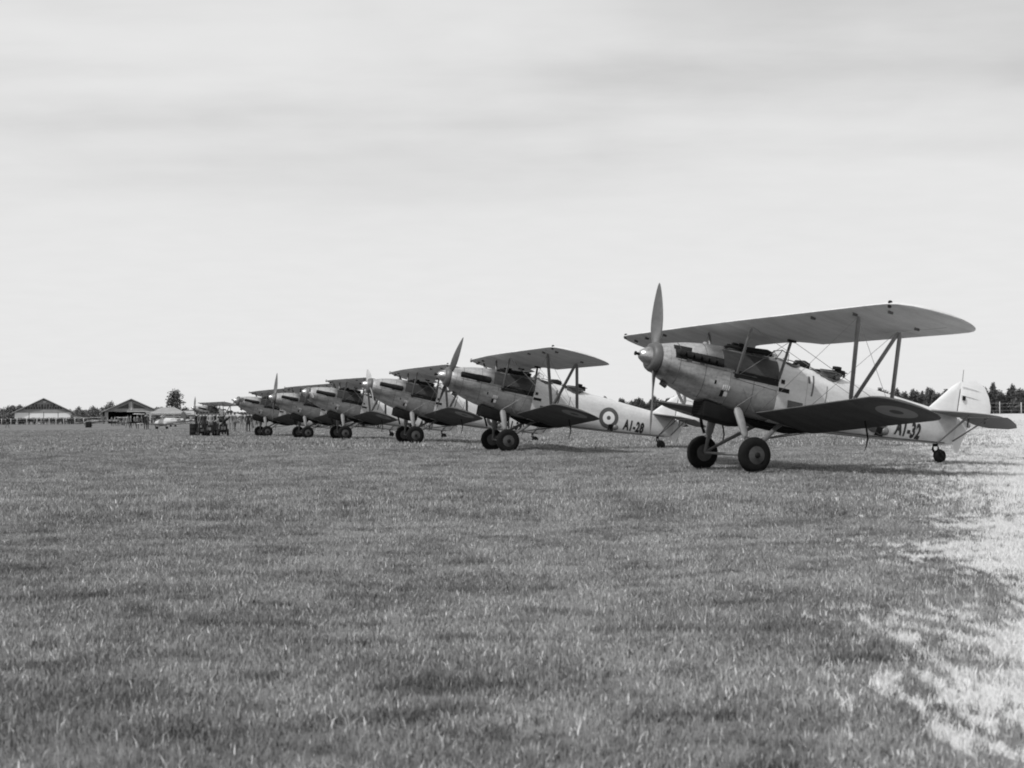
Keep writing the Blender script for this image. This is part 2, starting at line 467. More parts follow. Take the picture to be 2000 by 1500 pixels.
    P(mb, 'filler_cap', 'cowl')
    # pilot's cockpit
    def dk(sc, a, b, off):
        def f(u, v):
            s = sc + a * u; t, bb, w, n1, n2 = fsmooth(s); y = b * v
            zc = t - (t - bb) * .47
            return B(s, y, zc + (t - zc) * (1 - min(abs(y) / w, .99) ** n1) ** (1 / n1) + off)
        return f
    for nm, sc, a, b in (('cockpit', 3.22, .27, .27), ('gunner_cockpit', 4.22, .36, .30)):
        P(disc_on(dk(sc, a, b, .006), .01, 1.0, 28, 3), nm, 'dark')
        f = dk(sc, a, b, .012)
        rg = []
        for k in range(28):
            an = 2 * pi * k / 28; p = f(cos(an), sin(an)); o = Vector((-cos(an) * a, sin(an) * b, 0)).normalized()
            rg.append([p + o * .028 * cos(q) + Vector((0, 0, 1)) * .028 * sin(q) for q in lin(0, 2 * pi, 7)[:-1]])
        P(MB().rings(rg, closed=True), 'coaming', 'darkgrey')
    # windscreen
    f = dk(2.86, 1, 1, 0)
    p = [B(2.80, .20, .50), B(2.96, .17, .74), B(2.96, -.17, .74), B(2.80, -.20, .50)]
    mb = MB(); mb.add([*p, *[q + Vector((-.006, 0, 0)) for q in p]], [(0, 1, 2, 3), (7, 6, 5, 4), (0, 4, 5, 1), (1, 5, 6, 2), (2, 6, 7, 3), (3, 7, 4, 0)], False)
    sc = P(mb, 'windscreen', 'glass')
    p2 = [B(3.06, .26, .50), B(3.10, .235, .68)]
    for s in (1, -1):
        q = [B(2.80, .20 * s, .50), B(2.96, .17 * s, .74), B(3.10, .235 * s, .66), B(3.08, .27 * s, .48)]
        mb = MB(); mb.add([*q, *[v + Vector((0, -.006 * s, 0)) for v in q]], [(0, 1, 2, 3), (7, 6, 5, 4), (0, 4, 5, 1), (1, 5, 6, 2), (2, 6, 7, 3), (3, 7, 4, 0)], False)
        P(mb, 'windscreen', 'glass')
    mb = MB()
    mb.tube([B(2.80, .20, .49), B(2.96, .17, .745), B(2.96, -.17, .745), B(2.80, -.20, .49)], .010, 6)
    mb.tube([B(2.96, .17, .745), B(3.10, .235, .665), B(3.08, .27, .48)], .008, 6); mb.tube([B(2.96, -.17, .745), B(3.10, -.235, .665), B(3.08, -.27, .48)], .008, 6)
    P(mb, 'windscreen_frame', 'darkgrey', sc)
    # headrest and head fairing
    mb = MB(); mb.tube([B(3.42, 0, .50), B(3.46, 0, .545), B(3.66, 0, .555), B(3.76, 0, .53), B(3.79, 0, .50)], [.05, .085, .105, .10, .04], 14)
    P(mb, 'headrest', 'dark')
    P(MB().tube([B(3.05, .1, .58), B(3.42, .06, .57)], .012, 6), 'grab_rail', 'strut')
    P(MB().tube([B(3.76, .02, .55), B(4.1, .04, .49)], .010, 6), 'grab_rail', 'strut')
    # gun ring and gun in the rear cockpit
    rg = []
    for k in range(32):
        an = 2 * pi * k / 32; p = B(4.22 + .40 * cos(an), .36 * sin(an), .485); o = Vector((-cos(an), sin(an), 0))
        rg.append([p + o * .022 * cos(q) + Vector((0, 0, 1)) * .022 * sin(q) for q in lin(0, 2 * pi, 7)[:-1]])
    ring = P(MB().rings(rg, closed=True), 'gun_ring', 'darkgrey')
    g = MB()
    g.tube([B(3.82, .24, .47), B(4.46, .26, .53)], .024, 8)
    g.tube([B(3.95, .24, .485), B(4.36, .26, .52)], .040, 10)
    g.box(B(4.44, .26, .54), (.24, .06, .09)); g.box(B(4.57, .26, .50), (.03, .04, .13)); g.tube([B(4.56, .26, .55), B(4.64, .26, .55)], .012, 6)
    gun = P(g, 'machine_gun', 'dark')
    g = MB(); g.lathe(B(4.36, .26, .585), (0, 0, 1), [(0, .10), (.055, .10), (.06, .05)], 20)
    P(g, 'ammunition_drum', 'dark', gun)
    g = MB(); g.tube([B(4.02, .2, .36), B(4.05, .24, .48)], .05, 8); g.tube([B(4.3, .3, .38), B(4.42, .28, .45)], .055, 8); g.box(B(4.2, .25, .42), (.5, .10, .10))
    P(g, 'gun_mounting', 'darkgrey')
    # ------------- wings
    ys_c = lin(-.84, .84, 8)
    P(wing(U_LE, U_TE, u_z, ys_c, 0, 1), 'centre_section', 'dope')
    for s in (1, -1):
        tipy = [4.9, 5.05, 5.2, 5.3, 5.4, 5.5, 5.6, 5.67, 5.74, 5.79, 5.83, 5.855, 5.868]
        mb = MB()
        wing(U_LE, U_TE, u_z, [s * y for y in lin(.846, 4.75, 16) + tipy], 0, .76, 12, mb)
        wing(U_LE, U_TE, u_z, [s * y for y in [.846, .95, 1.05, 1.15, 1.3, 1.6, 2.2, 2.795]], .7605, 1, 5, mb)
        wing(U_LE, U_TE, u_z, [s * y for y in [5.22, 5.33, 5.41, 5.5, 5.6, 5.67, 5.74, 5.79, 5.83, 5.855, 5.868]], .7605, 1, 5, mb)
        pan = P(mb, 'upper_wing', 'dope')
        P(wing(U_LE, U_TE, u_z, [s * y for y in lin(2.80, 4.9, 8) + [5.05, 5.215]], .775, 1, 5), 'aileron', 'dope')
        for y, f in ((4.15, .12), (5.0, .16), (3.0, .10), (4.6, .70)):
            q = B(*wpt(U_LE, U_TE, u_z, 0, s * y, f, False)); mb = MB(); mb.box(q - Vector((0, 0, .02)), (.10, .03, .055))
            P(mb, 'wing_fitting', 'darkgrey')
        # navigation light on the leading edge
        mb = MB(); q = B(1.80, s * 5.22, u_z(1.80, 5.22) + .005)
        mb.lathe(q - Vector((0, 0, .03)), (0, 0, 1), [(-.03, .03), (.0, .034), (.03, .036), (.07, .040), (.095, .034), (.105, .015)], 12)
        P(mb, 'navigation_light', 'dark')
        ltip = [4.15, 4.25, 4.35, 4.44, 4.52, 4.58, 4.64, 4.67, 4.70, 4.712]
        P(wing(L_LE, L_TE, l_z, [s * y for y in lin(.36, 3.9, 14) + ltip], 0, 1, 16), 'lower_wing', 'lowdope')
        # roundel under the lower wing
        def und(cy, off):
            def f(u, v):
                y = cy + v; sx = 3.20 + u
                a, b = interp_poly(L_LE, abs(y)), interp_poly(L_TE, abs(y)); fr = min(max((sx - a) / (b - a), 0.02), .985)
                q = wpt(L_LE, L_TE, l_z, 0, s * y, fr, False); return B(sx, s * y, q[2] - off)
            return f
        rd = P(disc_on(und(4.02, .004), .40, .62, 48, 4), 'roundel', 'blue')
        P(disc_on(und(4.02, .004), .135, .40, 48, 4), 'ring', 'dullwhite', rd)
        P(disc_on(und(4.02, .004), .001, .135, 36, 2), 'centre', 'red', rd)
        # wing bumper loop
        q = B(3.45, s * 2.75, l_z(3.45, 2.75) - .03)
        mb = MB(); mb.tube([q, q + Vector((-.07, 0, -.16)), q + Vector((-.13, 0, -.33)), q + Vector((-.12, 0, -.50)), q + Vector((-.09, 0, -.60))], [.022, .022, .020, .012, .005], 6)
        P(mb, 'flare_hose', 'dark')
        # interplane struts
        ft, rt = B(2.0, s * 4.07, 1.03), B(2.955, s * 4.11, .90)
        fb, rb = B(2.66, s * 3.28, -.49), B(3.44, s * 3.52, -.56)
        for a, b in ((ft, fb), (rt, rb), (rt + Vector((.03, -.01 * s, 0)), fb + Vector((-.04, .02 * s, .02)))):
            mb = MB(); d = (b - a); mb.tube([a, a + d * .06, a + d * .94, b], [.02, .048, .048, .02], 10, .42, (1, 0, 0))
            P(mb, 'interplane_strut', 'strut')
        # cabane struts
        for a, b in ((B(1.68, s * .88, .93), B(1.76, s * .43, -.06)), (B(2.62, s * .98, .84), B(2.80, s * .44, .04)), ):
            mb = MB(); d = b - a; mb.tube([a, a + d * .05, a + d * .95, b], [.018, .036, .036, .018], 10, .5, (1, 0, 0))
            P(mb, 'cabane_strut', 'strut')
        for c_, d_ in ((B(2.62, s * 1.0, .83), (.20, .05, .05)), (B(2.78, s * .43, .04), (.08, .04, .08)), (B(1.77, s * .44, -.07), (.07, .05, .09))):
            P(MB().box(c_, d_), 'strut_fitting', 'dark')
        # bracing wires
        for a, b in ((B(2.45, s * .46, -.70), B(2.02, s * 4.0, 1.0)), (B(3.3, s * .46, -.76), B(2.93, s * 4.03, .9)), (B(1.70, s * .86, .96), B(2.66, s * 3.46, -.43)), (B(2.64, s * .95, .86), B(3.4, s * 3.5, -.5)),
                     (B(2.0, s * 4.05, 1.0), B(3.42, s * 3.53, -.5)), (B(1.78, s * .44, -.05), B(2.3, s * .45, -.75)), (B(2.72, s * .46, .02), B(1.85, s * .45, -.72)), (B(2.62, s * .96, .83), B(1.80, s * .44, -.04))):
            mb = MB(); mb.tube([a, b], .0055, 4)
            P(mb, 'bracing_wire', 'wire')
        # main wheel and its leg
        w = MB(); ax = B(2.09, s * 1.06, -1.697)
        prof = [(-.095, .20), (-.105, .24), (-.10, .30), (-.075, .352), (-.035, .374), (0, .378), (.035, .374), (.075, .352), (.10, .30), (.105, .24), (.095, .20)]
        w.lathe(ax, (0, 1, 0), prof, 48); ty = P(w, 'wheel', 'tyre')
        w = MB(); w.lathe(ax, (0, 1, 0), [(-.100, .17), (-.092, .20), (.092, .20), (.100, .17), (.115, .10), (.125, .06)] if s > 0 else [(-.125, .06), (-.115, .10), (-.100, .17), (-.092, .20), (.092, .20), (.100, .17)], 36)
        P(w, 'hub_disc', 'hub', ty)
        w = MB(); w.lathe(ax + Vector((0, s * .12, 0)), (0, s, 0), [(0, .062), (.02, .06), (.035, .045), (.04, .02)], 18)
        P(w, 'hub_cap', 'dark', ty)
        w = MB(); t0 = B(1.88, s * .46, -.74); a0 = B(2.08, s * .93, -1.68)
        d = a0 - t0
        w.tube([t0, t0 + d * .08, t0 + d * .32, t0 + d * .55, t0 + d * .62], [.07, .105, .10, .082, .055], 14, .62, (1, 0, 0))
        P(w, 'undercarriage_leg', 'leg')
        w = MB(); w.tube([t0 + d * .55, a0], .040, 10); w.box(t0 + d * .64, (.12, .10, .05))
        P(w, 'oleo_strut', 'strut')
        w = MB(); w.tube([B(2.10, s * .96, -1.68), B(2.4, s * .77, -1.40), B(2.9, s * .47, -.97), B(3.1, s * .38, -.86)], [.030, .045, .050, .04], 10, .6, (1, 0, 0))
        P(w, 'radius_rod', 'strut')
    w = MB(); w.tube([B(2.09, -.98, -1.697), B(2.09, .98, -1.697)], .030, 10)
    P(w, 'axle', 'strut')
    # message hook under the belly
    for s in (1, -1):
        w = MB(); w.tube([B(3.95, s * .22, -.90), B(2.75, s * .05, -1.28)], .014, 6); P(w, 'pickup_hook', 'strut')
    # ------------- tail
    T_LE = [(0, 7.10), (.25, 7.16), (1.1, 7.50), (1.35, 7.66), (1.48, 7.84), (1.52, 7.96)]
    T_TE = [(0, 8.02), (1.52, 8.0)]
    E_LE = [(0, 8.05), (1.60, 8.04)]
    E_TE = [(0, 8.40), (.10, 8.52), (.3, 8.68), (.9, 8.74), (1.25, 8.66), (1.45, 8.45), (1.57, 8.2), (1.60, 8.06)]
    def t_z(s, y): return .175 - .0 * s
    def e_z(s, y): return .175 - (s - 8.03) * .20
    for s in (1, -1):
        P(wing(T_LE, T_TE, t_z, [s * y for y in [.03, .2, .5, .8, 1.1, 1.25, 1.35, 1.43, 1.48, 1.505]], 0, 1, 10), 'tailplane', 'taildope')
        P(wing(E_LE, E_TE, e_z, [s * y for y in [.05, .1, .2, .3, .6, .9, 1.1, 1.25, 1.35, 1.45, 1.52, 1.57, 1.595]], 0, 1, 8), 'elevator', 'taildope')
        for a, b in ((B(7.48, s * .10, -.53), B(7.62, s * .85, .15)), (B(7.95, s * .04, -.40), B(7.98, s * 1.10, .15)), (B(7.5, s * .1, -.5), B(7.9, s * .5, .15))):
            w = MB(); w.tube([a, b], .022, 8, .6, (1, 0, 0)); P(w, 'tail_strut', 'strut')
        P(MB().box(B(8.05, s * .9, .09), (.03, .02, .14)), 'control_horn', 'darkgrey'); P(MB().box(B(8.05, s * .35, .05), (.03, .02, .2)), 'control_horn', 'darkgrey')
    def slab(outline, th):
        n = len(outline); cs = sum(o[0] for o in outline) / n; cz = sum(o[1] for o in outline) / n
        rg = []
        for k, sc in ((-1, .0), (-1, .55), (-1, .9), (0, 1), (1, .9), (1, .55), (1, .0)):
            t = {0: 0.25, .55: .9, .9: .6, 1: 0}[sc] if sc else 1.0
            rg.append([B(cs + (o[0] - cs) * max(sc, .02), k * th * t, cz + (o[1] - cz) * max(sc, .02)) for o in outline])
        return MB().rings(rg)
    P(slab([(7.15, .24), (7.5, .60), (7.75, .86), (7.90, .97), (7.99, 1.02), (7.99, -.40), (7.6, .15)], .035), 'fin', 'fin')
    ru = P(slab([(8.015, 1.03), (8.2, 1.11), (8.38, 1.13), (8.56, 1.08), (8.72, .98), (8.86, .80), (8.95, .58), (8.97, .38), (8.93, .25), (8.45, .10), (8.30, -.1), (8.22, -.35), (8.15, -.64), (8.03, -.66), (8.005, -.5)], .032), 'rudder', 'fin')
    for z, x1 in ((.30, 8.93), (.70, 8.88), (.90, 8.74)):
        w = MB(); w.tube([B(8.03, .034, z), B(8.4, .036, z - .01), B(x1 - .1, .014, z - .04)], .006, 5); P(w, 'rib_tape', 'pale', ru)
    w = MB(); w.box(B(8.10, .05, .64), (.07, .03, .10)); P(w, 'tail_lamp', 'dark')
    w = MB(); w.tube([B(8.03, 0, 1.02), B(8.02, 0, 1.30)], .008, 6); P(w, 'aerial_mast', 'strut')
    # tail wheel with fork
    tw = B(7.67, .0, -.79)
    w = MB(); w.lathe(tw, (0, 1, 0), [(-.075, .06), (-.088, .095), (-.06, .138), (0, .155), (.06, .138), (.088, .095), (.075, .06)], 28); t = P(w, 'tail_wheel', 'tyre')
    w = MB(); w.lathe(tw, (0, 1, 0), [(-.084, .03), (-.074, .07), (.074, .07), (.084, .03)], 20); P(w, 'hub_disc', 'dark', t)
    w = MB()
    for s in (1, -1): w.tube([B(7.50, s * .06, -.50), B(7.53, s * .10, -.66), B(7.66, s * .105, -.79)], .028, 8)
    w.tube([B(7.48, 0, -.44), B(7.51, 0, -.6)], .05, 8)
    P(w, 'tail_fork', 'dark')
    # fuselage roundels
    for s in (1, -1):
        def sd(off):
            def f(u, v):
                x, z = 5.55 + u, -.27 + v; return B(x, s * side_y(x, z, off), z)
            return f
        rd = P(disc_on(sd(.006), .215, .35, 48, 3), 'roundel', 'blue')
        P(disc_on(sd(.006), .072, .215, 48, 3), 'ring', 'white', rd)
        P(disc_on(sd(.006), .001, .072, 28, 2), 'centre', 'red', rd)
build_airframe()

# pieces that differ from plane to plane -----------------------------------
def text_mesh(txt):
    cu = bpy.data.curves.new('txt', 'FONT'); cu.body = txt; cu.size = 0.40; cu.offset = 0.019; cu.space_character = 1.12
    cu.align_x = 'LEFT'; cu.resolution_u = 4
    o = bpy.data.objects.new('txt', cu); COL.objects.link(o)
    dg = bpy.context.evaluated_depsgraph_get()
    me = bpy.data.meshes.new_from_object(o.evaluated_get(dg))
    bpy.data.objects.remove(o); return me
def add_serial(root, txt):
    for s in (1, -1):
        me = text_mesh(txt)
        bm = bmesh.new(); bm.from_mesh(me); bmesh.ops.triangulate(bm, faces=bm.faces[:])
        for _ in range(3):
            bmesh.ops.subdivide_edges(bm, edges=[e for e in bm.edges if e.calc_length() > .05], cuts=1); bmesh.ops.triangulate(bm, faces=bm.faces[:])
        bm.to_mesh(me); bm.free()
        xs = [v.co.x for v in me.vertices]; w = max(xs) - min(xs); x0 = min(xs)
        for v in me.vertices:
            u = (v.co.x - x0) / w * .76; z = -.53 + v.co.y * 1.15
            ss = 6.12 + (u if s > 0 else .76 - u)
            z = z + .0
            v.co = B(ss, s * side_y(ss, z, .009), z)
        me.materials.clear(); me.materials.append(M['black'])
        if s > 0: me.flip_normals()
        o = bpy.data.objects.new('serial_number', me); COL.objects.link(o); o.parent = root

_pc = {}
def prop_meshes():
    def blade(sign):
        rg = []
        for r, c, th in ((.06, .10, .09), (.16, .11, .085), (.28, .16, .065), (.45, .23, .05), (.65, .285, .04), (.85, .305, .032), (1.05, .29, .026), (1.25, .245, .02), (1.42, .185, .015), (1.54, .13, .012), (1.62, .08, .009), (1.67, .025, .005)):
            beta = math.atan(2.6 / (2 * pi * max(r, .28))); ring = []
            for k in range(14):
                a = 2 * pi * k / 14
                u = cos(a) * c / 2; v = sin(a) * th / 2
                x = u * sin(beta) + v * cos(beta); y = -u * cos(beta) + v * sin(beta)
                ring.append(Vector((x, y * sign, r * sign)))
            rg.append(ring)
        return MB().rings(rg)
    return blade(1), blade(-1)
def add_prop(root, theta, light=False):
    h = MB(); h.lathe((-.05, 0, 0), (1, 0, 0), [(.0, .10), (.05, .14), (.16, .14), (.2, .09)], 20)
    if 'b' not in _pc:
        o = h.build('propeller', M['darkgrey'], root); _pc['b'] = o.data
        b1, b2 = prop_meshes()
        _pc['b1'] = b1.build('blade', None).data; _pc['b2'] = b2.build('blade', None).data
        for d in ('b1', 'b2'):
            bpy.data.objects.remove([q for q in bpy.data.objects if q.data == _pc[d]][0])
        s1 = MB(); s1.lathe((0, 0, 0), (1, 0, 0), [(-.022, .325), (.0, .33), (.06, .322), (.13, .285), (.15, .25)], 40); _pc['s1'] = s1
        s2 = MB(); s2.lathe((0, 0, 0), (1, 0, 0), [(.151, .20), (.20, .185), (.28, .145), (.35, .10), (.38, .055)], 32); _pc['s2'] = s2
        s3 = MB(); s3.lathe((0, 0, 0), (1, 0, 0), [(.37, .03), (.44, .03), (.45, .045), (.475, .045), (.48, .02)], 12); _pc['s3'] = s3
    else:
        o = bpy.data.objects.new('propeller', _pc['b']); COL.objects.link(o); o.parent = root
    o.location = B(0, 0, 0); o.rotation_euler = (-theta, 0, 0)
    for k in ('b1', 'b2'):
        b = bpy.data.objects.new('blade', _pc[k]); COL.objects.link(b); b.parent = o
        if not b.data.materials: b.data.materials.append(M['prop'])
        if light:
            b.material_slots[0].link = 'OBJECT'; b.material_slots[0].material = M['prop_light']
    autosmooth(_pc['s1'].build('backplate', M['prop'], o)); autosmooth(_pc['s2'].build('spinner', M['cowl'], o)); autosmooth(_pc['s3'].build('starter_dog', M['dark'], o))
    return o
def add_exhaust(root, kind):
    for s in (1, -1):
        if kind == 'tube':
            mb = MB(); pts = []; rr = []
            for x, r in ((.31, .06), (.34, .09), (.62, .094), (.85, .098), (.87, .106), (1.1, .108), (1.29, .104), (1.32, .06)):
                z = .155 - .01 * x; pts.append(B(x, s * (side_y(x, z, 0) + .025), z)); rr.append(r)
            mb.tube(pts, rr, 16); autosmooth(mb.build('exhaust_collector', M['soot'], root))
        else:
            mb = patch(.30, 1.42, .045, .235, .012, 14, 4, s, .0); autosmooth(mb.build('exhaust_panel', M['soot'], root))
            for k in range(6):
                x = .36 + k * .175; z = .165 - .008 * k
                mb = MB(); y = side_y(x, z, 0)
                mb.tube([B(x, s * (y - .02), z), B(x + .03, s * (y + .045), z + .004), B(x + .12, s * (y + .085), z - .01)], [.064, .080, .066], 12, .85, (0, 0, 1))
                autosmooth(mb.build('exhaust_stub', M['soot'], root))
            mb = patch(.27, .66, .235, .33, .002, 6, 3, s, .03); mb.build('soot_stain', M['soot'], root)
            mb = patch(.55, .66, .0, .07, .02, 4, 3, s, .0); mb.build('exhaust_bracket', M['darkgrey'], root)

PLANES = [ # X, D, dz, heading, roll, pitch delta, serial, prop angle, light, exhaust, label
 (3.00719, 28.0790, -.0392, .38659, -.00303, -.01378, 'A1-32', -.20, False, 'stubs', 'silver two seat biplane marked A1-32, the nearest and largest of the row, propeller upright'),
 (-2.06505, 43.5444, .0493, .26159, -.00589, .00109, 'A1-28', .72, False, 'tube', 'silver biplane with slanting propeller and roundel on its side, second from the right'),
 (-5.99486, 56.5717, .0885, .30770, -.00300, .01117, 'A1-39', -1.10, True, 'tube', 'silver biplane with a pale propeller blade, third from the right in the row'),
 (-10.63358, 69.8593, .0460, .34066, -.01214, .00424, 'A1-41', -1.45, True, 'tube', 'silver biplane whose propeller lies level, fourth from the right in the row'),
 (-14.2216, 80.0248, -.0530, .42266, -.00065, -.00629, 'A1-27', -.35, False, 'tube', 'silver biplane with a narrow upright propeller, fifth from the right in the row'),
 (-18.66046, 91.1532, -.0725, .42662, .00614, -.00074, 'A1-36', 1.50, False, 'tube', 'silver biplane with dark spinner and level propeller, beside the standing airmen'),
]
X7 = (380 - 1000) / FPX * 160
PLANES.append((X7, 160, 0.0, .52, 0, 0, 'A1-24', -.5, False, 'tube', 'distant silver biplane behind the group of men, left end of the row'))
plane_roots = []
for i, (X, D, dz, hd, rl, da, serial, th, light, ex, lab) in enumerate(PLANES):
    r = root0 if i == 0 else copy_tree(root0)
    R = Matrix.Rotation(hd + pi, 4, 'Z') @ Matrix.Rotation(-(ATT + da), 4, 'Y') @ Matrix.Rotation(rl, 4, 'X')
    hub_world = Vector((X, D, HUB_Z + dz))
    r.matrix_world = Matrix.Translation(hub_world - (R.to_3x3() @ B(0, 0, 0))) @ R
    plane_roots.append((r, serial, th, light, ex))
    tag(r, lab, 'biplane', 'biplanes parked in a row on the grass')
for r, serial, th, light, ex in plane_roots:
    add_serial(r, serial); add_prop(r, th, light); add_exhaust(r, ex)

# ------------------------------------------------------------------ ground and grass
def grass_color_nodes(t, island=False):
    """grey tone of the turf from world position: dark tussocks, overexposed brightness painted over dried grass on the right"""
    geo = t.nodes.new('ShaderNodeNewGeometry')
    sp = t.nodes.new('ShaderNodeSeparateXYZ'); t.links.new(geo.outputs['Position'], sp.inputs[0])
    flat = t.nodes.new('ShaderNodeCombineXYZ'); t.links.new(sp.outputs[0], flat.inputs[0]); t.links.new(sp.outputs[1], flat.inputs[1])
    def nz(scale, detail, sx=1, sy=1):
        mp = t.nodes.new('ShaderNodeMapping'); mp.inputs['Scale'].default_value = (sx, sy, 1)
        t.links.new(flat.outputs[0], mp.inputs[0])
        n = t.nodes.new('ShaderNodeTexNoise'); n.inputs['Scale'].default_value = scale; n.inputs['Detail'].default_value = detail
        t.links.new(mp.outputs[0], n.inputs[0]); return n.outputs[0]
    a = ramp(t, nz(.9, 5), .36, .60)           # tussock patches
    b = ramp(t, nz(.13, 4), .35, .65)          # broad tone
    c = nz(9, 6)
    e = ramp(t, nz(3.0, 8, .55, 1.1), .34, .50)
    base = MATH(t, 'ADD', .105, MATH(t, 'MULTIPLY', a, .055))
    base = MATH(t, 'ADD', base, MATH(t, 'MULTIPLY', b, .03))
    base = MATH(t, 'MULTIPLY', base, MATH(t, 'ADD', .52, MATH(t, 'MULTIPLY', e, .47)))
    # dried grass plus overexposed brightness painted in, right of a line from the camera
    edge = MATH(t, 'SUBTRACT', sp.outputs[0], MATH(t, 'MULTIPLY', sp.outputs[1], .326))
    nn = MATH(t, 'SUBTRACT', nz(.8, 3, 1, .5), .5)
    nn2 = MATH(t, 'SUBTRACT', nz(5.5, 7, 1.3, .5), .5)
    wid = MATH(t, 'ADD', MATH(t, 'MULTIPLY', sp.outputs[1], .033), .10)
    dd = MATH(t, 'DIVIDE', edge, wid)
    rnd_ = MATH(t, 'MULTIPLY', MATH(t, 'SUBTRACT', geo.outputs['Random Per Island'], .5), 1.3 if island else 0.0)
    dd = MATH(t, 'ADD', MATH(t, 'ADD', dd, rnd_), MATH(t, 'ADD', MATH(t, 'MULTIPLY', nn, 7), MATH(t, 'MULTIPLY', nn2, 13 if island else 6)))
    dry_glare = ramp(t, dd, .0, .45)
    return base, dry_glare, c, geo
def grass_material(name, gain=1.0, island=True):
    mt = bpy.data.materials.new(name); mt.use_nodes = True
    t = mt.node_tree; p = t.nodes['Principled BSDF']
    base, dry_glare, c, geo = grass_color_nodes(t, island)
    v = MATH(t, 'ADD', MATH(t, 'MULTIPLY', base, MATH(t, 'SUBTRACT', 1.0, dry_glare)), MATH(t, 'MULTIPLY', dry_glare, .47))
    v = MATH(t, 'MULTIPLY', v, MATH(t, 'ADD', .60, MATH(t, 'MULTIPLY', c, .8)))
    if island:
        ri = geo.outputs['Random Per Island']
        v = MATH(t, 'MULTIPLY', v, MATH(t, 'ADD', .72, MATH(t, 'MULTIPLY', ri, .56)))
        straw = MATH(t, 'GREATER_THAN', ri, .93)
        v = MATH(t, 'MULTIPLY', v, MATH(t, 'ADD', 1.0, MATH(t, 'MULTIPLY', straw, .9)))
    v = MATH(t, 'MINIMUM', MATH(t, 'MULTIPLY', v, gain), .66)
    t.links.new(v, p.inputs['Base Color'])
    p.inputs['Roughness'].default_value = .9; p.inputs['Specular IOR Level'].default_value = .06
    return mt
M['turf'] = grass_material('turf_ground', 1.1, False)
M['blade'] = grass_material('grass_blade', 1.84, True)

def make_ground():
    xs = np.unique(np.concatenate([-np.geomspace(120, 4000, 14)[::-1], np.linspace(-120, 160, 141), np.geomspace(160, 4000, 14)]))
    ys = np.unique(np.concatenate([[-400, -100, -20], np.linspace(0, 100, 101), np.linspace(100, 420, 81), np.geomspace(420, 5000, 16)]))
    XX, YY = np.meshgrid(xs, ys)
    ZZ = ground(XX, YY)
    vs = np.stack([XX, YY, ZZ], -1).reshape(-1, 3); nx = len(xs)
    fs = [(j * nx + i, j * nx + i + 1, (j + 1) * nx + i + 1, (j + 1) * nx + i) for j in range(len(ys) - 1) for i in range(nx - 1)]
    me = bpy.data.meshes.new('airfield_ground'); me.from_pydata(vs.tolist(), [], fs)
    me.polygons.foreach_set('use_smooth', [True] * len(fs)); me.materials.append(M['turf'])
    o = bpy.data.objects.new('airfield_ground', me); COL.objects.link(o)
    tag(o, 'wide flat grass airfield running to the horizon', kind='structure')
make_ground()

def blade_patch(name, size, n, hmin, hmax, wmin, wmax, clump=0.5, lean=.35, flat=0.0):
    nc = max(4, int(n / 14))
    cx = rng.uniform(-size / 2, size / 2, (nc, 2))
    ci = rng.integers(0, nc, n)
    isc = rng.random(n) < clump
    pos = np.where(isc[:, None], cx[ci] + rng.normal(0, .03 * size ** .5, (n, 2)), rng.uniform(-size / 2, size / 2, (n, 2)))
    hs = rng.uniform(.7, 1.25, nc)[ci] * np.where(isc, 1, .8)
    h = (hmin + (hmax - hmin) * rng.random(n) ** 1.6) * hs
    w = rng.uniform(wmin, wmax, n)
    a = rng.uniform(0, 2 * pi, n); ld = rng.uniform(0, 2 * pi, n); lm = np.abs(rng.normal(0, lean, n)) * h
    sx, sy = np.cos(a) * w / 2, np.sin(a) * w / 2
    lx, ly = np.cos(ld) * lm, np.sin(ld) * lm
    V = np.zeros((n, 5, 3))
    V[:, 0] = np.stack([pos[:, 0] - sx, pos[:, 1] - sy, -.01 + 0 * h], -1)
    V[:, 1] = np.stack([pos[:, 0] + sx, pos[:, 1] + sy, -.01 + 0 * h], -1)
    V[:, 2] = np.stack([pos[:, 0] - sx * .8 + lx * .35, pos[:, 1] - sy * .8 + ly * .35, h * .55], -1)
    V[:, 3] = np.stack([pos[:, 0] + sx * .8 + lx * .35, pos[:, 1] + sy * .8 + ly * .35, h * .55], -1)
    V[:, 4] = np.stack([pos[:, 0] + lx, pos[:, 1] + ly, h * .97], -1)
    F4 = np.array([[0, 1, 3, 2]]) + 5 * np.arange(n)[:, None]
    F3 = np.array([[2, 3, 4]]) + 5 * np.arange(n)[:, None]
    me = bpy.data.meshes.new(name)
    me.vertices.add(5 * n); me.vertices.foreach_set('co', V.reshape(-1))
    loops = np.concatenate([F4, F3], axis=1).reshape(-1)
    me.loops.add(len(loops)); me.loops.foreach_set('vertex_index', loops.astype(np.int32))
    st = np.stack([7 * np.arange(n), 7 * np.arange(n) + 4], -1).reshape(-1)
    me.polygons.add(2 * n); me.polygons.foreach_set('loop_start', st.astype(np.int32))
    me.update(calc_edges=True); me.validate()
    me.materials.append(M['blade'])
    return bpy.data.objects.new(name, me)

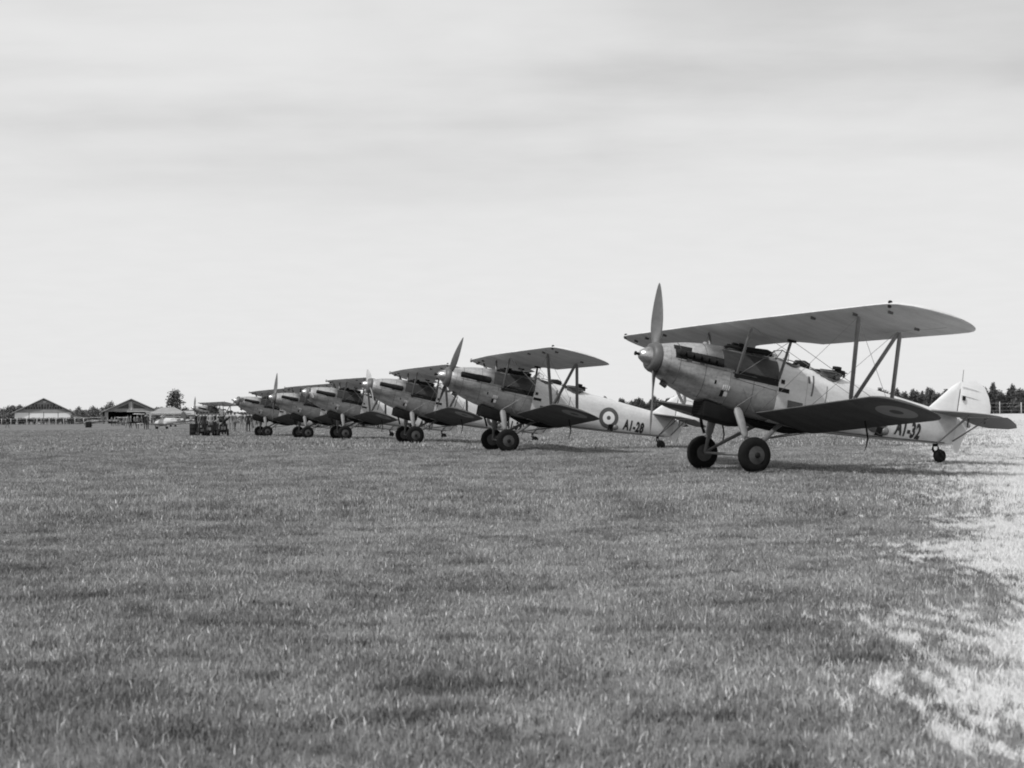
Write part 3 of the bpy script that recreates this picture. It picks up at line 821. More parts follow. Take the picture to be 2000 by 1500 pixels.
def scatter(name, coll, pts, rots, scs, label):
    me = bpy.data.meshes.new(name); me.from_pydata([tuple(p) for p in pts], [], [])
    at_ = me.attributes.new('rot', 'FLOAT', 'POINT'); at_.data.foreach_set('value', rots)
    at2 = me.attributes.new('scl', 'FLOAT', 'POINT'); at2.data.foreach_set('value', scs)
    o = bpy.data.objects.new(name, me); COL.objects.link(o)
    g = bpy.data.node_groups.new(name + '_nodes', 'GeometryNodeTree')
    g.interface.new_socket('Geometry', in_out='INPUT', socket_type='NodeSocketGeometry')
    g.interface.new_socket('Geometry', in_out='OUTPUT', socket_type='NodeSocketGeometry')
    gi, go = g.nodes.new('NodeGroupInput'), g.nodes.new('NodeGroupOutput')
    iop = g.nodes.new('GeometryNodeInstanceOnPoints'); ci = g.nodes.new('GeometryNodeCollectionInfo')
    ci.inputs['Collection'].default_value = coll; ci.inputs['Separate Children'].default_value = True; ci.inputs['Reset Children'].default_value = True
    iop.inputs['Pick Instance'].default_value = True
    rv = g.nodes.new('FunctionNodeRandomValue'); rv.data_type = 'INT'; rv.inputs[4].default_value = 0; rv.inputs[5].default_value = len(coll.objects) - 1
    na = g.nodes.new('GeometryNodeInputNamedAttribute'); na.data_type = 'FLOAT'; na.inputs[0].default_value = 'rot'
    nb = g.nodes.new('GeometryNodeInputNamedAttribute'); nb.data_type = 'FLOAT'; nb.inputs[0].default_value = 'scl'
    cb = g.nodes.new('ShaderNodeCombineXYZ'); cs_ = g.nodes.new('ShaderNodeCombineXYZ')
    cs_.inputs[0].default_value = 1; cs_.inputs[1].default_value = 1
    L = g.links.new
    L(na.outputs[0], cb.inputs[2]); L(nb.outputs[0], cs_.inputs[2])
    L(gi.outputs[0], iop.inputs['Points']); L(ci.outputs[0], iop.inputs['Instance'])
    L(rv.outputs[2], iop.inputs['Instance Index']); L(cb.outputs[0], iop.inputs['Rotation']); L(cs_.outputs[0], iop.inputs['Scale'])
    L(iop.outputs[0], go.inputs[0])
    md = o.modifiers.new('scatter', 'NODES'); md.node_group = g
    tag(o, label, kind='stuff')
    return o

def patch_grid(d0, d1, step, slope, margin):
    pts = []
    y = d0
    while y < d1:
        hw = y * slope + margin
        n = int(2 * hw / step)
        for i in range(n + 1):
            pts.append((-hw + i * step + random.uniform(-.25, .25) * step, y + random.uniform(-.25, .25) * step))
        y += step
    pts = np.array(pts); z = ground(pts[:, 0], pts[:, 1])
    return np.column_stack([pts, z])
def do_scatter(name, objs, pts, label, lo=.8, hi=1.2):
    c = bpy.data.collections.new(name + '_pieces')
    for q in objs: c.objects.link(q)
    # patchy height from a few sines
    h = .5 + .5 * np.sin(pts[:, 0] * .9 + 1.3 * np.sin(pts[:, 1] * .5)) * np.cos(pts[:, 1] * .7 + .8 * np.sin(pts[:, 0] * .6))
    s = lo + (hi - lo) * (.5 * h + .5 * rng.random(len(pts)))
    scatter(name, c, pts, rng.uniform(0, 2 * pi, len(pts)).tolist(), s.tolist(), label)
do_scatter('near_grass', [blade_patch('near_blades', 1.1, 4600, .012, .052, .0035, .007, .5, .6) for _ in range(5)], patch_grid(3.2, 16, .8, .50, 1.5), 'short rough grass in the foreground')
do_scatter('middle_grass', [blade_patch('middle_blades', 1.6, 2600, .02, .085, .006, .012, .55, .5) for _ in range(5)], patch_grid(16, 48, 1.2, .47, 1.5), 'rough grass around the parked biplanes')
do_scatter('far_grass', [blade_patch('far_blades', 4.0, 1600, .04, .13, .02, .04, .5, .4) for _ in range(4)], patch_grid(48, 150, 3.2, .45, 3), 'grass of the far airfield')
do_scatter('tussocks', [blade_patch('tussock_blades', .22, 130, .03, .09, .005, .010, .0, .55) for _ in range(4)],
           (lambda p: np.column_stack([p, ground(p[:, 0], p[:, 1])]))(np.column_stack([(lambda y: rng.uniform(-.45, .45, len(y)) * y)(Y := 5 + 70 * rng.random(520) ** .75), Y])), 'taller tussocks of grass dotted over the field', .6, 1.3)

# ------------------------------------------------------------------ trees
M['leaf'] = material('dark_foliage', .085, .7, 0, .45, .9)
M['leafl'] = material('grey_green_foliage', .12, .7, 0, .45, .9)
M['bark'] = material('grey_bark', .20, .8, 0, .3, 3)
def crown_mesh(h, r, z0, n, leaf, shape, seed):
    g = np.random.default_rng(seed)
    # clumps spread through the crown's volume
    nc = 60
    cz = z0 + (h - z0) * g.random(nc) ** .9
    t = (cz - z0) / (h - z0)
    rad = r * shape(t) * np.sqrt(g.random(nc)) * .85
    ca = g.uniform(0, 2 * pi, nc)
    C = np.stack([np.cos(ca) * rad, np.sin(ca) * rad, cz], -1)
    idx = g.integers(0, nc, n)
    p = C[idx] + g.normal(0, 1, (n, 3)) * np.array([r * .20, r * .20, (h - z0) * .06])
    top = g.random(n) < .04
    p[top] = np.stack([g.normal(0, r * .08, top.sum()), g.normal(0, r * .08, top.sum()), h - (h - z0) * .25 * g.random(top.sum())], -1)
    a = g.normal(0, 1, (n, 3)); a /= np.linalg.norm(a, axis=1)[:, None]
    b = np.cross(a, g.normal(0, 1, (n, 3))); b /= np.linalg.norm(b, axis=1)[:, None]
    l = leaf * g.uniform(.6, 1.4, (n, 1))
    V = np.stack([p - a * l - b * l * .5, p + a * l - b * l * .4, p + a * l * .3 + b * l, ], 1)
    me = bpy.data.meshes.new('crown'); me.from_pydata(V.reshape(-1, 3).tolist(), [], (np.arange(3 * n).reshape(-1, 3)).tolist())
    return me
def trunk_mesh(h, r, limbs, seed):
    g = random.Random(seed); mb = MB()
    mb.tube([(0, 0, -.3), (.03, 0, h * .3), (-.03, .02, h * .65), (0, 0, h * .92)], [r, r * .8, r * .5, r * .12], 7)
    for _ in range(limbs):
        z = g.uniform(.25, .8) * h; a = g.uniform(0, 2 * pi); L = g.uniform(.10, .20) * h
        mb.tube([(0, 0, z), (cos(a) * L * .6, sin(a) * L * .6, z + L * .5), (cos(a) * L, sin(a) * L, z + L * 1.1)], [r * .4, r * .25, r * .08], 5)
    me = bpy.data.meshes.new('trunk'); me.from_pydata(mb.v, [], mb.f); me.materials.append(M['bark']); return me
def tree_kind(h, r, z0, n, leaf, shape, mat, k, limbs=6, tr=.12):
    out = []
    for s in range(k):
        c = crown_mesh(h * (1 - .06 * s), r, z0, n, leaf, shape, 50 + s + int(h * 10)); c.materials.append(mat)
        out.append((c, trunk_mesh(h, tr, limbs, s)))
    return out
def place_tree(kind, p, sc, label, group, name='tree', cat='tree'):
    c, t = kind
    e = empty(name, p); e.scale = (sc[0], sc[0], sc[1]); e.rotation_euler = (0, 0, random.uniform(0, 6.28))
    for nm, me in (('crown', c), ('trunk', t)):
        o = bpy.data.objects.new(nm, me); COL.objects.link(o); o.parent = e
    tag(e, label, cat, group); return e
cone = lambda t: (1.02 - t) ** .75
colm = lambda t: .35 + .65 * np.sin(pi * np.clip(t * .85 + .08, 0, 1))
ball = lambda t: np.sqrt(np.clip(1 - (2 * t - 1) ** 2, .05, 1))
pines = tree_kind(7.4, .95, .1, 2300, .20, colm, M['leaf'], 5)
x = 1150.0
k = 0
while x < 2080:
    D = 455 - (x - 1150) / 930 * 135 + random.uniform(-6, 6)
    hgt = random.choice((.90, .95, 1.0, 1.04, 1.10)) * random.uniform(.95, 1.03)
    p = at(x, D, -.2)
    place_tree(pines[k % 5], p, (random.uniform(.85, 1.25), hgt * .90 * (1 if x > 1500 else .96)), 'slender dark tree in the shelter belt beyond the right of the airfield', 'trees in the shelter belt on the right', 'shelter_tree')
    x += random.uniform(5.0, 7.5); k += 1
bush = tree_kind(6.2, 2.2, .4, 1000, .26, ball, M['leafl'], 4, 4, .14)
x = -60.0
while x < 1100:
    D = 520 + random.uniform(-25, 25)
    lo = .95 if x < 420 else .72
    if 105 < x < 600 or x <= 105:
        p = at(x, D, -.3)
        place_tree(bush[k % 4], p, (random.uniform(.75, 1.15), random.uniform(.84, 1.02) * lo), 'rounded grey tree in the far line of trees behind the hangars', 'trees in the far line behind the hangars', 'far_tree')
    x += random.uniform(5.5, 9.5); k += 1
for px, D, sc, hs in ((16, 430, .9, .85), (26, 425, 1.0, .95), (40, 430, 1.0, 1.08), (208, 425, 1.1, 1.10), (216, 428, .9, 1.05)):
    place_tree(bush[k % 4], at(px, D, -.2), (sc, hs), 'bushy tree standing beside a hangar wall', 'trees beside the hangars', 'hangar_tree'); k += 1
gum = tree_kind(8.3, 2.0, .8, 2400, .24, lambda t: .75 + .35 * np.sin(pi * np.clip(t, 0, 1)), M['leaf'], 1, 10, .2)
place_tree(gum[0], at(342, 350, -.2), (1.0, 1.0), 'tall dark tree rising above the low house left of the biplanes', None, 'gum_tree')
g2 = tree_kind(5.8, .5, 2.4, 260, .14, ball, M['leaf'], 1, 2, .08)
place_tree(g2[0], at(327, 352, -.2), (1.0, 1.08), 'thin dark sapling just left of the tall tree', None, 'sapling')

# ------------------------------------------------------------------ hangars, sheds, house
M['tin'] = material('weathered_tin_roof', .34, .6, .2, .12, .6, streak=(1, 6, 1))
M['timber'] = material('dark_timber_wall', .11, .8, 0, .25, .8)
M['greywall'] = material('grey_wall', .26, .8, 0, .15, .8)
M['whitedoor'] = material('white_hangar_door', .80, .7, 0, .05, .5)
M['pane'] = material('dark_window_pane', .03, .25, 0, .3, 2)
M['inside'] = material('hangar_interior', .02, .9, 0, .3, 1)
def gable(root, w, d, ez, pz, mats, open_front=False, ov=.6):
    mb = MB(); t = .25
    for x in (-w / 2, w / 2): mb.box((x, d / 2, ez / 2), (t, d, ez))
    mb.box((0, d, ez / 2), (w - t, t, ez))
    mb.build('side_wall', mats[0], root)
    mb = MB()
    v = [(-w / 2 + .14, -.06, ez), (w / 2 - .14, -.06, ez), (0, -.06, pz - .25), (-w / 2 + .14, .16, ez), (w / 2 - .14, .16, ez), (0, .16, pz - .25)]
    mb.add(v, [(0, 1, 2), (5, 4, 3), (0, 3, 4, 1), (1, 4, 5, 2), (2, 5, 3, 0)], False); mb.build('gable_wall', mats[1], root)
    for s in (1, -1):
        mb = MB(); a = Vector((s * (w / 2 + ov), -1.0, ez - ov * (pz - ez) / (w / 2))); b = Vector((0.0, -1.0, pz)); dz = Vector((0, 0, .22)); dy = Vector((0, d + 1.6, 0))
        vs = [a, b, b + dz, a + dz, a + dy, b + dy, b + dy + dz, a + dy + dz]
        mb.add(vs, [(0, 1, 2, 3), (4, 7, 6, 5), (0, 4, 5, 1), (3, 2, 6, 7), (0, 3, 7, 4), (1, 5, 6, 2)], False); mb.build('roof', mats[2], root)
def hangar1():
    D = 400; e = empty('hangar', at(85, D)); e.rotation_euler[2] = .335; w = 16.4
    tag(e, 'gabled hangar with four white doors closed and a dark window band, far left', 'hangar')
    gable(e, w, 24, 3.55, 7.6, (M['timber'], M['greywall'], M['tin']))
    for k in range(4):
        mb = MB(); x = -w / 2 + w / 8 + k * w / 4; mb.box((x, -.12, 1.72), (w / 4 - .16, .10, 3.4)); mb.build('door', M['whitedoor'], e)
    mb = MB(); mb.box((0, -.14, 3.62), (w, .3, .32)); mb.build('door_track', M['greywall'], e)
    for k in range(14):
        x = -4.9 + k * .755; top = min(1.15, (7.6 - 4.5) * (1 - abs(x) / 7.8) - .35)
        if top < .4: continue
        mb = MB(); mb.box((x, -.10, 4.45 + .35), (.58, .06, .72)); f = mb.build('window', M['pane'], e)
    for k in range(8):
        x = -2.9 + k * .83; mb = MB(); mb.box((x, -.10, 5.55), (.56, .06, .75)); mb.build('window', M['pane'] if k % 2 else M['timber'], e)
    mb = MB(); mb.box((.3, -.11, 6.6), (.9, .08, .35)); mb.build('gable_sign', M['pale'], e)
hangar1()
def hangar2():
    D = 405; e = empty('hangar', at(256, D)); e.rotation_euler[2] = .27; w = 16.2
    tag(e, 'gabled hangar standing open with a black interior, second hangar from the left', 'hangar')
    gable(e, w, 24, 3.6, 7.3, (M['inside'], M['greywall'], M['tin']))
    mb = MB(); mb.box((0, .02, 4.05), (w * .72, .1, .3)); mb.box((0, -.09, 5.2), (.3, .1, 2.6)); mb.box((-.6, -.09, 5.2), (.12, .1, 2.2)); mb.build('gable_beam', M['pale'], e)
    for s in (-1, 1):
        mb = MB(); v = [(s * .6, -.09, 4.5), (s * 4.4, -.09, 4.5), (s * .6, -.09, 6.1), (s * .6, -.075, 4.5), (s * 4.4, -.075, 4.5), (s * .6, -.075, 6.1)]
        mb.add(v, [(0, 1, 2), (5, 4, 3), (0, 3, 4, 1), (1, 4, 5, 2), (2, 5, 3, 0)], False); mb.build('gable_window', M['pane'], e)
    mb = MB(); mb.box((5.9, -.1, 1.75), (3.4, .12, 3.5)); mb.build('door', M['greywall'], e)
    mb = MB(); mb.box((-7.2, -.1, 1.75), (1.0, .12, 3.5)); mb.build('door', M['greywall'], e)
    mb = MB(); mb.box((0, 12, .02), (w - .6, 22, .03)); mb.build('floor_slab', M['inside'], e)
hangar2()
e = empty('lean_to_shed', at(149, 402)); e.rotation_euler[2] = .32; tag(e, 'low dark timber shed leaning against the closed hangar', 'shed')
mb = MB(); mb.box((0, 4, 1.3), (3.4, 8, 2.6)); mb.build('wall', M['timber'], e)
mb = MB(); v = [(-1.75, -.2, 3.3), (1.8, -.2, 2.5), (1.8, 8.2, 2.5), (-1.75, 8.2, 3.3)]; mb.add(v + [(a, b, c + .12) for a, b, c in v], [(3, 2, 1, 0), (4, 5, 6, 7), (0, 1, 5, 4), (1, 2, 6, 5), (2, 3, 7, 6), (3, 0, 4, 7)], False); mb.build('roof', M['timber'], e)
e = empty('house', at(328, 330)); e.rotation_euler[2] = .25; tag(e, 'low house with a hipped roof behind the parked light aircraft', 'house')
mb = MB(); mb.box((0, 3, 1.35), (7.6, 6, 2.7)); mb.build('wall', M['greywall'], e)
a = [(-4.6, -.8, 2.6), (4.6, -.8, 2.6), (4.6, 6.8, 2.6), (-4.6, 6.8, 2.6), (-1.6, 3, 4.1), (1.6, 3, 4.1)]
mb = MB(); mb.add(a, [(0, 1, 5, 4), (1, 2, 5), (2, 3, 4, 5), (3, 0, 4), (3, 2, 1, 0)], False); mb.build('roof', M['greywall'], e)
for x in (-2.4, 0.2, 2.6):
    mb = MB(); mb.box((x, -.04, 1.7), (1.0 if x != .2 else 1.1, .06, .95)); f = mb.build('window', M['pane'], e)
    mb = MB(); mb.box((x, -.05, 1.17), (1.2, .10, .08)); mb.build('sill', M['white'], f)
for x in (-4.2, -1.4, 1.4, 4.2):
    mb = MB(); mb.box((x, -.7, 1.3), (.12, .12, 2.6)); mb.build('verandah_post', M['pale'], e)
e = empty('long_shed', at(345, 440)); tag(e, 'long low grey shed behind the distant biplane', 'shed')
mb = MB(); mb.box((0, 4, 1.3), (34, 8, 2.6)); mb.build('wall', M['greywall'], e)
mb = MB(); v = [(-17.4, -.4, 2.6), (17.4, -.4, 2.6), (17.4, 8.4, 2.6), (-17.4, 8.4, 2.6), (-17.4, 4, 3.9), (17.4, 4, 3.9)]
mb.add(v, [(0, 1, 5, 4), (3, 4, 5, 2), (0, 4, 3), (1, 2, 5), (3, 2, 1, 0)], False); mb.build('roof', M['tin'], e)
for k in range(9):
    mb = MB(); mb.box((-15 + k * 3.7, -.03, 1.5), (1.3, .06, 1.0)); mb.build('window', M['pane'], e)

# ------------------------------------------------------------------ fences
M['post'] = material('pale_weathered_post', .60, .8, 0, .12, 2)
def fence(name, label, pxs, Ds, h, r, wires, mat):
    e = empty(name, at(pxs[0], Ds[0])); o = e.location
    tag(e, label, 'fence'); tops = []
    for px, D in zip(pxs, Ds):
        p = at(px, D) - o; mb = MB(); hh = h * random.uniform(.95, 1.05)
        mb.tube([p + Vector((0, 0, -.2)), p + Vector((0, 0, hh * .96)), p + Vector((0, 0, hh))], [r, r * .9, r * .5], 7); mb.build('post', mat, e); tops.append(p)
    for f in wires:
        mb = MB()
        for a, b in zip(tops, tops[1:]): mb.tube([a + Vector((0, 0, h * f)), b + Vector((0, 0, h * f))], .02, 4)
        mb.build('wire', M['wire'], e)
pr = [1700 + 42 * k for k in range(11)]
fence('post_and_wire_fence', 'post and wire fence with tall pale posts at the right edge of the airfield', pr, [262 - (p - 1700) * .03 for p in pr], 2.25, .085, (.3, .6, .9), M['post'])
pl = [-40, -22, 3, 21, 33, 52, 72, 80, 96, 109, 124, 146, 163]
fence('spectator_fence', 'low pale post and wire fence holding back the spectators, far left', pl, [352 + (k % 3) for k in range(len(pl))], 1.7, .09, (.5, .9), M['post'])

# ------------------------------------------------------------------ people
M['skin'] = material('skin', .38, .6, 0, .05, 4)
M['uni_dark'] = material('dark_serge_cloth', .012, .85, 0, .25, 6)
M['uni_grey'] = material('mid_grey_cloth', .12, .85, 0, .2, 6)
M['uni_light'] = material('pale_overall_cloth', .26, .85, 0, .12, 6)
M['hair'] = material('dark_hair', .02, .6, 0, .3, 8)
def person_mesh(pose):
    """one continuous skinned body, 1.75 m tall, standing at the origin facing -Y"""
    V = [(0, 0, .95), (0, 0, 1.12), (0, 0, 1.30), (0, .01, 1.44), (0, 0, 1.52), (0, -.01, 1.60), (0, -.01, 1.70)]
    Rr = [(.15, .11), (.14, .10), (.165, .11), (.13, .085), (.055, .055), (.085, .095), (.070, .085)]
    E = [(0, 1), (1, 2), (2, 3), (3, 4), (4, 5), (5, 6)]
    def chain(start, pts, rr):
        prev = start
        for p, r in zip(pts, rr):
            V.append(p); Rr.append((r, r)); E.append((prev, len(V) - 1)); prev = len(V) - 1
    st = pose.get('stride', 0); el = pose.get('elbow', 0); out = pose.get('arms', .02); bend = pose.get('bend', 0)
    for s in (1, -1):
        chain(0, [(s * .10, 0, .86), (s * .11, -s * st * .5 - .01, .49), (s * .115, -s * st, .10), (s * .12, -s * st - .10, .05)], [.095, .062, .045, .04])
        chain(3, [(s * .19, 0, 1.43), (s * (.23 + out), .02, 1.16), (s * (.22 + out - el * .12), -.05 - el * .18, .95 + el * .10), (s * (.215 + out - el * .18), -.07 - el * .24, .87 + el * .16)], [.065, .05, .038, .035])
    if bend:
        V[:] = [(x, y - (max(z - .95, 0)) * sin(bend), z if z < .95 else .95 + (z - .95) * cos(bend)) for x, y, z in V]
    me = bpy.data.meshes.new('b'); me.from_pydata(V, E, [])
    o = bpy.data.objects.new('b', me); COL.objects.link(o)
    sk = o.modifiers.new('s', 'SKIN'); sk.use_smooth_shade = True
    lay = me.skin_vertices[0].data
    for i, r in enumerate(Rr): lay[i].radius = r
    lay[0].use_root = True
    sb = o.modifiers.new('d', 'SUBSURF'); sb.levels = 1; sb.render_levels = 1
    dg = bpy.context.evaluated_depsgraph_get()
    r = bpy.data.meshes.new_from_object(o.evaluated_get(dg)); bpy.data.objects.remove(o)
    for mname in ('uni_dark', 'uni_grey', 'skin'): r.materials.append(M[mname])
    for p in r.polygons:
        c = p.center
        hand = c.z < .92 and abs(c.x) > .195 and not bend
        p.material_index = 2 if (c.z > 1.49 * (cos(bend) if bend else 1) and not bend) or hand else (0 if c.z < .93 else 1)
        p.use_smooth = True
    return r
POSES = [person_mesh(p) for p in ({}, {'stride': .22, 'arms': .04}, {'elbow': 1.0}, {'arms': .08, 'stride': -.1}, {'bend': .9, 'elbow': .4})]
def hat_mesh():
    mb = MB(); mb.lathe((0, -.01, 1.66), (0, 0, 1), [(0, .14), (.012, .14), (.015, .10), (.10, .09), (.13, .05)], 14)
    me = bpy.data.meshes.new('cap'); me.from_pydata(mb.v, [], mb.f); me.materials.append(M['uni_dark']); return me
HAT = hat_mesh()
def hair_mesh():
    mb = MB(); mb.lathe((0, .015, 1.63), (0, 0, 1), [(0, .095), (.06, .105), (.11, .08), (.135, .03)], 14)
    me = bpy.data.meshes.new('hair'); me.from_pydata(mb.v, [], mb.f); me.materials.append(M['hair']); return me
HAIR = hair_mesh()
def person(px, D, pose, legs, top, rot, label, group=None, hat=True, sc=1.0, cat='person'):
    p = at(px, D)
    o = bpy.data.objects.new('person', POSES[pose]); COL.objects.link(o)
    o.location = p; o.rotation_euler = (0, 0, rot); o.scale = (sc, sc, sc)
    for i, mn in enumerate((legs, top, 'skin')):
        o.material_slots[i].link = 'OBJECT'; o.material_slots[i].material = M[mn]
    if pose != 4:
        h = bpy.data.objects.new('cap' if hat else 'hair', HAT if hat else HAIR); COL.objects.link(h); h.parent = o
    return tag(o, label, cat, group)
# named figures (feet row in the photo gives the distance)
person(284, 150, 3, 'uni_dark', 'uni_dark', .3, 'man in a dark suit standing with his arms held out, right of the open hangar', sc=1.05)
person(289, 158, 2, 'uni_dark', 'uni_dark', 1.8, 'man in dark clothes close behind the right shoulder of another man', sc=1.0)
person(268, 166, 0, 'uni_dark', 'uni_grey', .1, 'man in dark trousers and grey jacket standing alone before the open hangar')
person(255, 172, 3, 'uni_dark', 'uni_grey', 2.0, 'man in dark trousers, right one of the close pair before the open hangar')
person(249, 175, 1, 'uni_grey', 'uni_light', 1.2, 'man in a pale shirt walking, left one of the close pair before the open hangar')
person(14, 200, 1, 'uni_grey', 'uni_dark', 1.4, 'man striding across the grass at the far left')
person(471, 118, 0, 'uni_light', 'uni_grey', .4, 'airman in pale overalls left of the man in black, under the biplane nose')
person(478, 119, 1, 'uni_light', 'uni_light', -.5, 'airman in pale overalls touching the man in black, under the biplane nose')
person(484.5, 116, 0, 'uni_dark', 'uni_dark', .2, 'man dressed all in black standing under the nose of the sixth biplane')
person(491, 122, 3, 'uni_light', 'uni_grey', .8, 'airman in pale clothes right of the man in black')
person(499, 124, 0, 'uni_light', 'uni_light', 0, 'airman in white overalls beside the wheels of the sixth biplane')
person(451, 121, 0, 'uni_light', 'uni_grey', 0, 'airman in pale trousers standing right of the cart')
person(458, 122, 3, 'uni_grey', 'uni_light', 1, 'airman with pale shirt bending his arm right of the cart')
# working party gathered at the trolleys
grp = 'men gathered around the trolleys'
for px, D, po, lg, tp, ro, lab in ((384, 108, 2, 'uni_dark', 'uni_dark', 1.2, 'man in dark clothes at the left end of the group by the trolleys'),
      (392, 106, 0, 'uni_dark', 'uni_grey', .5, 'man in a grey jacket second from the left in the group by the trolleys'),
      (398, 104, 3, 'uni_dark', 'uni_dark', -.4, 'man in dark clothes behind the left trolley'),
      (404, 107, 0, 'uni_dark', 'uni_grey', .9, 'man in a grey tunic between the left and middle trolleys'),
      (411, 103, 2, 'uni_grey', 'uni_light', .2, 'man in a pale shirt with folded arms behind the middle trolley'),
      (418, 104, 0, 'uni_dark', 'uni_dark', .2, 'tall man in black behind the middle trolley'),
      (425, 103, 2, 'uni_dark', 'uni_light', -1.2, 'man in a pale shirt between the middle and right trolleys'),
      (434, 100, 4, 'uni_dark', 'uni_dark', 1.5, 'man in dark clothes bending over the right trolley'),
      (440, 101, 4, 'uni_dark', 'uni_dark', -1.5, 'man in black bending over the right trolley from its right side'),
      (445, 108, 0, 'uni_light', 'uni_light', 0, 'man in pale overalls behind the right trolley')):
    person(px, D, po, lg, tp, ro, lab, grp)
# spectators behind the fence: each one a person
x = -30
while x < 168:
    D = 356 + random.uniform(0, 12)
    tp = random.choice(('uni_dark',) * 9 + ('uni_grey', 'uni_light'))
    person(x, D, random.choice((0, 0, 2, 3)), 'uni_dark', tp, random.uniform(-.9, .9) + pi * (random.random() < .4), 'spectator in dark clothes in the line behind the fence', 'spectators lined up behind the fence', sc=random.uniform(.92, 1.05))
    x += random.uniform(.9, 1.75)
for px in (218, 224, 231, 236, 242, 262, 276, 296, 302):
    person(px, 230 + random.uniform(0, 30), random.choice((0, 1, 2)), random.choice(('uni_dark', 'uni_grey')), random.choice(('uni_dark', 'uni_light', 'uni_grey')), random.uniform(-2, 2), 'distant person strolling in front of the open hangar', 'people strolling before the open hangar')

# ------------------------------------------------------------------ trolleys, drums, light aircraft, pole
def trolley():
    e = empty('trolley')
    mb = MB(); mb.box((0, 0, .50), (.50, .9, .48)); mb.box((0, 0, .77), (.44, .8, .07)); mb.build('box_body', M['dark'], e)
    mb = MB(); mb.box((0, -.465, .55), (.3, .03, .20)); mb.build('front_panel', M['uni_grey'], e)
    for s in (1, -1):
        for yy in (-.3, .3):
            mb = MB(); mb.lathe((s * .28, yy, .24), (1, 0, 0), [(-.05, .1), (-.06, .20), (-.04, .24), (.04, .24), (.06, .20), (.05, .1)], 20); w = mb.build('wheel', M['tyre'], e)
            mb = MB(); mb.lathe((s * .28, yy, .24), (1, 0, 0), [(-.07, .04), (-.06, .12), (.06, .12), (.07, .04)], 14); mb.build('hub_disc', M['hub'], w)
    mb = MB(); mb.tube([(0, -.45, .4), (0, -.7, .5), (0, -.8, .75)], .03, 6); mb.build('handle', M['darkgrey'], e)
    return e
t0 = trolley()
labs = ('dark wheeled trolley at the left of the group of men', 'dark wheeled trolley in the middle of the group of men', 'dark wheeled trolley at the right of the group of men')
for k, (px, D, sc) in enumerate(((392, 96, .8), (412, 95, 1.0), (436, 94, 1.1))):
    t = t0 if k == 0 else copy_tree(t0)
    t.location = at(px, D); t.rotation_euler = (0, 0, (.5, -.1, .2)[k]); t.scale = (sc, sc, sc)
    tag(t, labs[k], 'trolley', 'trolleys in front of the men')
def drum():
    mb = MB(); mb.lathe((0, 0, 0), (0, 0, 1), [(0, .29), (.02, .30), (.28, .295), (.30, .305), (.32, .295), (.58, .295), (.60, .305), (.62, .295), (.88, .30), (.90, .28)], 24)
    return autosmooth(mb.build('oil_drum', M['dark']))
d0 = drum()
for k, (px, D) in enumerate(((170.5, 205), (175, 205), (378, 98))):
    d = d0 if k == 0 else d0.copy()
    if k: COL.objects.link(d)
    d.location = at(px, D)
    tag(d, ('black oil drum, left one of the pair on the grass right of the closed hangar', 'black oil drum, right one of the pair on the grass right of the closed hangar', 'small dark drum on the grass left of the trolleys')[k], 'drum', 'oil drums on the grass')

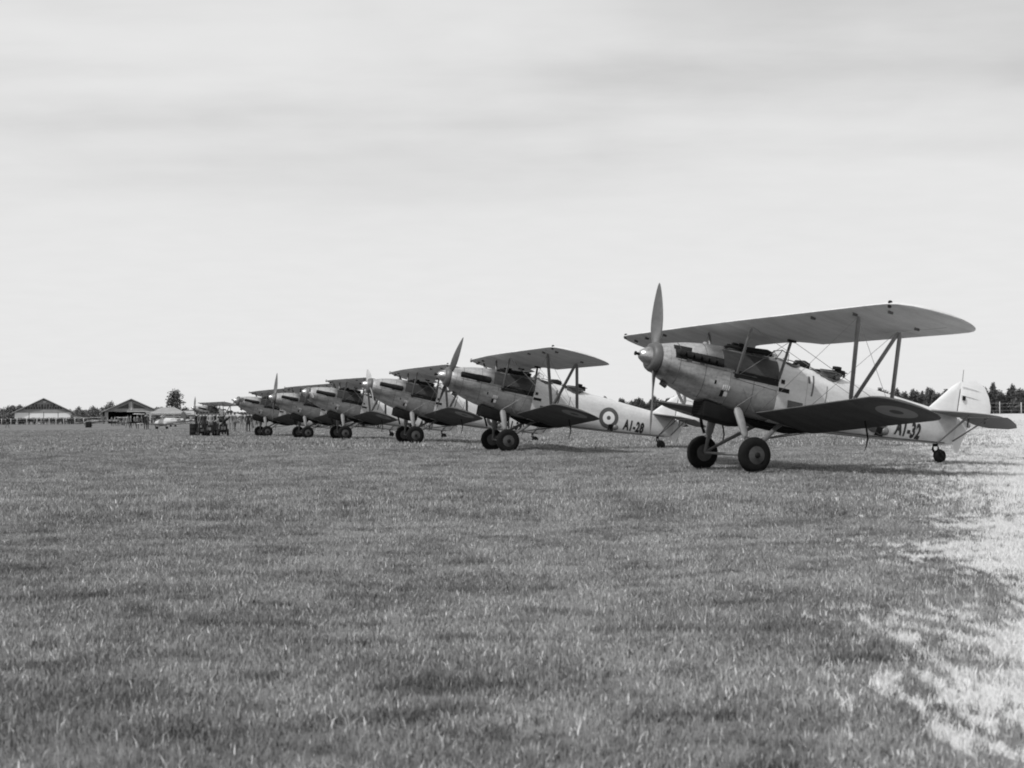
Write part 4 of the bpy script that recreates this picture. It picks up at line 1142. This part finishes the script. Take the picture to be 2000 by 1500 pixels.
def light_aircraft():
    e = empty('light_aircraft')
    rg = []
    for x, t, b, w in ((-3.2, 1.25, .95, .18), (-2.9, 1.45, .75, .34), (-2.0, 1.55, .6, .42), (-.5, 1.6, .55, .45), (1.0, 1.35, .6, .36), (2.6, 1.1, .65, .2), (3.6, .98, .72, .05)):
        rg.append([Vector((x, w * cos(a) * (1 if True else 1), (t + b) / 2 + (t - b) / 2 * sin(a))) for a in lin(0, 2 * pi, 16)[:-1]])
    autosmooth(MB().rings(rg).build('fuselage', M['pale'], e), 50)
    for zz in (2.15,):
        rg = []
        for y, c in ((-4.6, .3), (-4.4, .9), (-3.8, 1.3), (0, 1.35), (3.8, 1.3), (4.4, .9), (4.6, .3)):
            rg.append([Vector((-1.6 + (f - .35) * c + .3, y, zz + .05 * abs(y) * .35 + dz * c)) for f, dz in ((0, 0), (.15, .06), (.4, .08), (1, 0), (.4, -.03), (.15, -.03))])
        MB().rings(rg).build('upper_wing', M['fin'], e)
    rg = []
    for y, c in ((-4.4, .3), (-4.2, .9), (-3.6, 1.3), (0, 1.35), (3.6, 1.3), (4.2, .9), (4.4, .3)):
        rg.append([Vector((-1.2 + (f - .35) * c + .3, y, .68 + .05 * abs(y) * .8 + dz * c)) for f, dz in ((0, 0), (.15, .06), (.4, .08), (1, 0), (.4, -.03), (.15, -.03))])
    MB().rings(rg).build('lower_wing', M['fin'], e)
    for s in (1, -1):
        mb = MB(); mb.tube([(-1.7, s * 3.0, .8), (-1.9, s * 3.0, 2.2)], .035, 6); mb.tube([(-1.0, s * 3.0, .8), (-1.2, s * 3.0, 2.2)], .035, 6); mb.build('interplane_strut', M['strut'], e)
        mb = MB(); mb.tube([(-1.8, s * .3, 1.5), (-1.8, s * .3, 2.2)], .03, 6); mb.build('cabane_strut', M['strut'], e)
        mb = MB(); mb.lathe((-1.7, s * .8, .28), (0, 1, 0), [(-.05, .1), (-.06, .24), (0, .28), (.06, .24), (.05, .1)], 18); mb.build('wheel', M['tyre'], e)
        mb = MB(); mb.tube([(-1.7, s * .75, .28), (-1.5, s * .3, .7)], .035, 6); mb.build('undercarriage_leg', M['strut'], e)
    mb = MB(); mb.tube([(2.7, -1.5, 1.0), (2.7, 1.5, 1.0)], [.35, .35], 10, .08, (1, 0, 0)); mb.build('tailplane', M['fin'], e)
    out = [(2.7, .95), (3.0, 1.5), (3.35, 1.85), (3.75, 1.9), (4.1, 1.65), (4.25, 1.25), (4.1, .8), (3.75, .5), (3.4, .45), (3.1, .65)]
    vs = [Vector((a, y, b)) for y in (-.04, .04) for a, b in out]; n = len(out)
    mb = MB(); mb.add(vs, [tuple(range(n)), tuple(range(2 * n - 1, n - 1, -1))] + [(i, (i + 1) % n, n + (i + 1) % n, n + i) for i in range(n)], False); mb.build('rudder', M['darkgrey'], e)
    mb = MB(); mb.tube([(-3.25, .0, 2.0), (-3.25, 0, 1.1), (-3.25, 0, .2)], [.03, .09, .03], 8, .4, (0, 1, 0)); mb.build('propeller', M['darkgrey'], e)
    return e
la = light_aircraft()
for k, (px, D, rot, lab) in enumerate(((330, 165, radians(-42), 'white light biplane with a rounded dark rudder below the low house'),
        (182, 262, radians(-35), 'small pale light biplane parked right of the closed hangar'),
        (352, 215, radians(-20), 'pale light biplane half hidden behind the distant silver biplane'),
        (228, 290, radians(215), 'light biplane standing before the mouth of the open hangar'))):
    a = la if k == 0 else copy_tree(la)
    a.location = at(px, D); a.rotation_euler = (0, -radians(7) * 1, rot)
    a.scale = (.8, .8, .8) if k else (.9, .9, .9)
    if k:
        for c_ in kids(a):
            if c_.name.startswith('fuselage'): c_.material_slots[0].link = 'OBJECT'; c_.material_slots[0].material = M['cowl2']
    tag(a, lab, 'light aircraft', 'light aircraft parked by the hangars')
def pole(px, D, h, label):
    e = empty('flag_pole', at(px, D)); tag(e, label, 'pole')
    mb = MB(); mb.tube([(0, 0, -.2), (0, 0, h)], [.11, .07], 8); mb.build('shaft', M['timber'], e)
    mb = MB(); mb.lathe((0, 0, h), (0, 0, 1), [(0, .05), (.06, .09), (.12, .04)], 10); mb.build('finial', M['timber'], e)
pole(6.5, 345, 4.6, 'dark wooden pole standing among the spectators at the far left')
bpy.context.view_layer.update()
